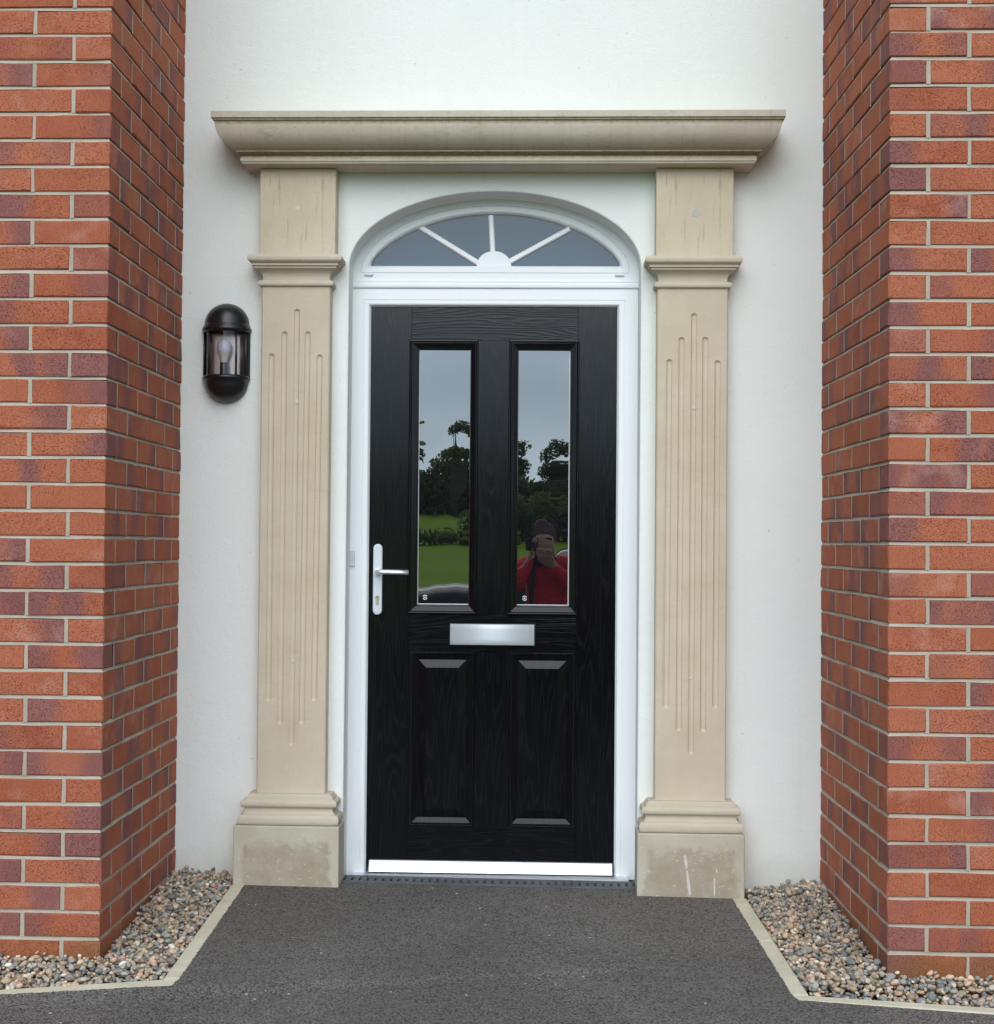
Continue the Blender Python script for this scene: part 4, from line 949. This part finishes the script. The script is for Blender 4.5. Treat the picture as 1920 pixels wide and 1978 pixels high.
loft([(.80, [(-8.8+s*.60*f, cz+z) for s, f, z in ((-1, 1, 1.44), (-1, .9, 1.475), (1, .9, 1.475), (1, 1, 1.44))]), (1.5, [(-8.8+s*.62*f, cz+z) for s, f, z in ((-1, 1, 1.49), (-1, .9, 1.525), (1, .9, 1.525), (1, 1, 1.49))]), (2.2, [(-8.8+s*.6*f, cz+z) for s, f, z in ((-1, 1, 1.43), (-1, .9, 1.465), (1, .9, 1.465), (1, 1, 1.43))])]).build('roof', M['paint'], car, (.8, -8.8, cz+1.44))
for x in (-.65, 2.05):
    for s in (-1, 1):
        yw = -8.8+s*.80; m = MB(); m.tube([(x, yw-s*.1, cz+.31), (x, yw+s*.10, cz+.31)], .31, 24); wh = m.build('wheel', M['tyre'], car, (x, yw, cz+.31))
        m = MB(); m.tube([(x, yw+s*.09, cz+.31), (x, yw+s*.108, cz+.31)], .20, 18); m.build('rim', M['rim'], wh, (x, yw, cz+.31))
for s in (-1, 1):
    m = MB(); m.box(-1.30, -1.10, -8.8+s*.62-.12, -8.8+s*.62+.12, cz+.62, cz+.76, .04); m.build('headlight', M['hlamp'], car, (-1.2, -8.8+s*.62, cz+.69))
    m = MB(); m.box(.42, .60, -8.8+s*.95-.07, -8.8+s*.95+.07, cz+1.05, cz+1.18, .03); m.build('door_mirror', M['paint'], car, (.5, -8.8+s*.95, cz+1.1))
    m = MB(); m.box(1.35, 1.52, -8.8+s*.885-.02, -8.8+s*.885+.02, cz+.86, cz+.89, .008); m.build('door_handle', M['paint'], car, (1.4, -8.8+s*.885, cz+.87))

car.location.x += CDX

# photographer
def skinned(name, pts, edges, mat, parent, o, root=0, sub=2):
    me = bpy.data.meshes.new(name); me.from_pydata([Vector(p)-Vector(o) for p, r in pts], edges, [])
    ob = bpy.data.objects.new(name, me); C.objects.link(ob)
    sk = ob.modifiers.new('s', 'SKIN'); sk.use_smooth_shade = True
    if not me.skin_vertices: return ob
    for i, (p, r) in enumerate(pts):
        d = me.skin_vertices[0].data[i]; d.radius = (r, r) if isinstance(r, (int, float)) else r; d.use_root = (i == root)
    ss = ob.modifiers.new('u', 'SUBSURF'); ss.levels = sub; ss.render_levels = sub
    dg = bpy.context.evaluated_depsgraph_get(); nm = bpy.data.meshes.new_from_object(ob.evaluated_get(dg))
    bpy.data.objects.remove(ob); nm.name = name; nm.materials.clear(); nm.materials.append(mat)
    for p_ in nm.polygons: p_.use_smooth = True
    o2 = bpy.data.objects.new(name, nm); C.objects.link(o2); o2['_o'] = list(o)
    if parent: o2.parent = parent; o2.location = Vector(o)-Vector(parent['_o'])
    else: o2.location = o
    return o2
PX, PY = 0.135, -5.30; gp = gz(PX, PY)
def person():
    o = (PX, PY, gp); P, E = [], []
    def v(x, y, z, r, par=None):
        P.append(((PX+x, PY+y, z), r)); i = len(P)-1
        if par is not None: E.append((par, i))
        return i
    pel = v(0, -.14, .58, .13); ab = v(0, -.12, .74, .125, pel); ch = v(0, -.07, .94, .135, ab); nb = v(0, -.02, 1.07, .06, ch)
    nk = v(0, .0, 1.11, .052, nb); hd = v(0, .02, 1.20, .078, nk); hc = v(0, .015, 1.27, .072, hd); v(0, .085, 1.145, .035, hd); v(0, .105, 1.205, .014, hd)
    wrists = {}
    for s, tgt in ((-1, (-.075, .125, 1.17)), (1, (.02, .155, 1.10))):
        sh = v(.15*s, -.04, 1.04, .06, nb); elb = v(.24*s, .10, .86, .045, sh); wr = v(tgt[0]-s*-.03, tgt[1]-.05, tgt[2]-.05, .027, elb)
        pm = v(tgt[0], tgt[1], tgt[2], .030, wr)
        for k, L in enumerate((.055, .062, .058, .046)):
            a = v(tgt[0]+s*-.004+(k-1.5)*.017, tgt[1]+.028, tgt[2]+.018, .0095, pm); b = v(tgt[0]+(k-1.5)*.017-s*.012, tgt[1]+.042, tgt[2]+.018+L*.45, .009, a); v(tgt[0]+(k-1.5)*.016-s*.022, tgt[1]+.030, tgt[2]+.018+L*.8, .0075, b)
        a = v(tgt[0]-s*.03, tgt[1]-.005, tgt[2]+.015, .011, pm); v(tgt[0]-s*.05, tgt[1]-.002, tgt[2]+.04, .009, a)
        hp = v(.085*s, -.13, .52, .085, pel); kn = v(.10*s, -.06, .17+gp*.3, .06, hp); an = v(.10*s, -.10, gp+.09, .04, kn); v(.11*s, .02, gp+.045, .036, an)
    b = skinned('person', P, E, M['skin'], None, o, pel)
    tag(b, 'person in a red jacket and dark scarf holding a camera up to the face', 'person')
    P2, E2 = [], []
    def w(x, y, z, r, par=None):
        P2.append(((PX+x, PY+y, z), r)); i = len(P2)-1
        if par is not None: E2.append((par, i))
        return i
    a0 = w(0, -.14, .50, .165); a1 = w(0, -.13, .66, .165, a0); a2 = w(0, -.10, .84, .165, a1); a3 = w(0, -.05, 1.0, .13, a2); w(0, -.01, 1.085, .07, a3)
    for s, tgt in ((-1, (-.045, .07, 1.105)), (1, (-.005, .10, 1.045))):
        sh = w(.155*s, -.045, 1.035, .082, a3); el = w(.245*s, .09, .86, .066, sh); w(tgt[0]*.8+.05*s, tgt[1], tgt[2]-.01, .045, el)
    skinned('jacket', P2, E2, M['jacket'], b, o, a0)
    P2, E2 = [], []
    t0 = w(0, -.145, .56, .155)
    for s in (-1, 1):
        h = w(.09*s, -.13, .48, .105, t0); k = w(.10*s, -.06, .17+gp*.3, .078, h); w(.10*s, -.10, gp+.08, .06, k)
    skinned('trousers', P2, E2, M['trous'], b, o, t0)
    for s in (-1, 1):
        P2, E2 = [], []; f0 = w(.10*s, -.13, gp+.055, .052); f1 = w(.11*s, .0, gp+.045, .046, f0); w(.115*s, .09, gp+.035, .035, f1); skinned('shoe', P2, E2, M['cloth'], b, o, f0)
    P2, E2 = [], []; h0 = w(0, -.045, 1.22, .092); h1 = w(0, -.03, 1.285, .086, h0); h2 = w(-.015, -.02, 1.325, .066, h1); w(-.03, -.03, 1.365, .040, h2); w(-.06, -.03, 1.19, .06, h0); w(.06, -.03, 1.18, .06, h0)
    skinned('hair', P2, E2, M['hair'], b, o, h0)
    g = np.random.default_rng(5); m = MB()
    for _ in range(420):
        d = g.normal(size=3)*(1, .7, .6)+(0, -.1, .6); d /= np.linalg.norm(d)
        p = np.array((PX, PY-.01, 1.27))+d*.085; q = p+d*g.uniform(.01, .05)+(g.normal()*.012, 0, -.006); sd = np.cross(d, g.normal(size=3)); sd *= .0016/np.linalg.norm(sd)
        m.add([p-sd, p+sd, q+sd*.4, q-sd*.4], [(0, 1, 2, 3)])
    m.build('loose_hair', M['hair'], b, (PX, PY, 1.28), recalc=False)
    P2, E2 = [], []; s0 = w(-.07, .03, 1.09, .04); s1 = w(0, .07, 1.065, .042, s0); w(.07, .03, 1.09, .04, s1); s3 = w(-.06, .10, .98, .035, s0); s4 = w(-.09, .10, .86, .035, s3); w(-.09, .08, .74, .03, s4)
    skinned('scarf', P2, E2, M['cloth'], b, o, s0)
    for s in (-1, 1):
        m = MB(); m.lathe([(0.011*math.sin(math.pi*i/8), 1.222-.011*math.cos(math.pi*i/8)) for i in range(9)], PX+.03*s, PY+.086, 0, 6.283, 12); m.build('eye', M['cloth'], b, (PX+.03*s, PY+.086, 1.222), recalc=False)
person()
cm = thing('camera', (0.06, -5.17, 1.14), 'black camera held up at the face of the person in red', 'camera')
m = MB(); m.box(-.02, .12, -5.205, -5.165, 1.145, 1.235, .008); m.box(.03, .075, -5.20, -5.168, 1.233, 1.262, .006); m.build('camera_body', M['blackp'], cm, (.05, -5.18, 1.145))
m = MB(); m.tube([(.056, -5.166, 1.19), (.056, -5.13, 1.19)], .032, 20); m.build('lens', M['blackp'], cm, (.056, -5.16, 1.19))

for o in list(bpy.data.objects):
    if '_o' in o: del o['_o']
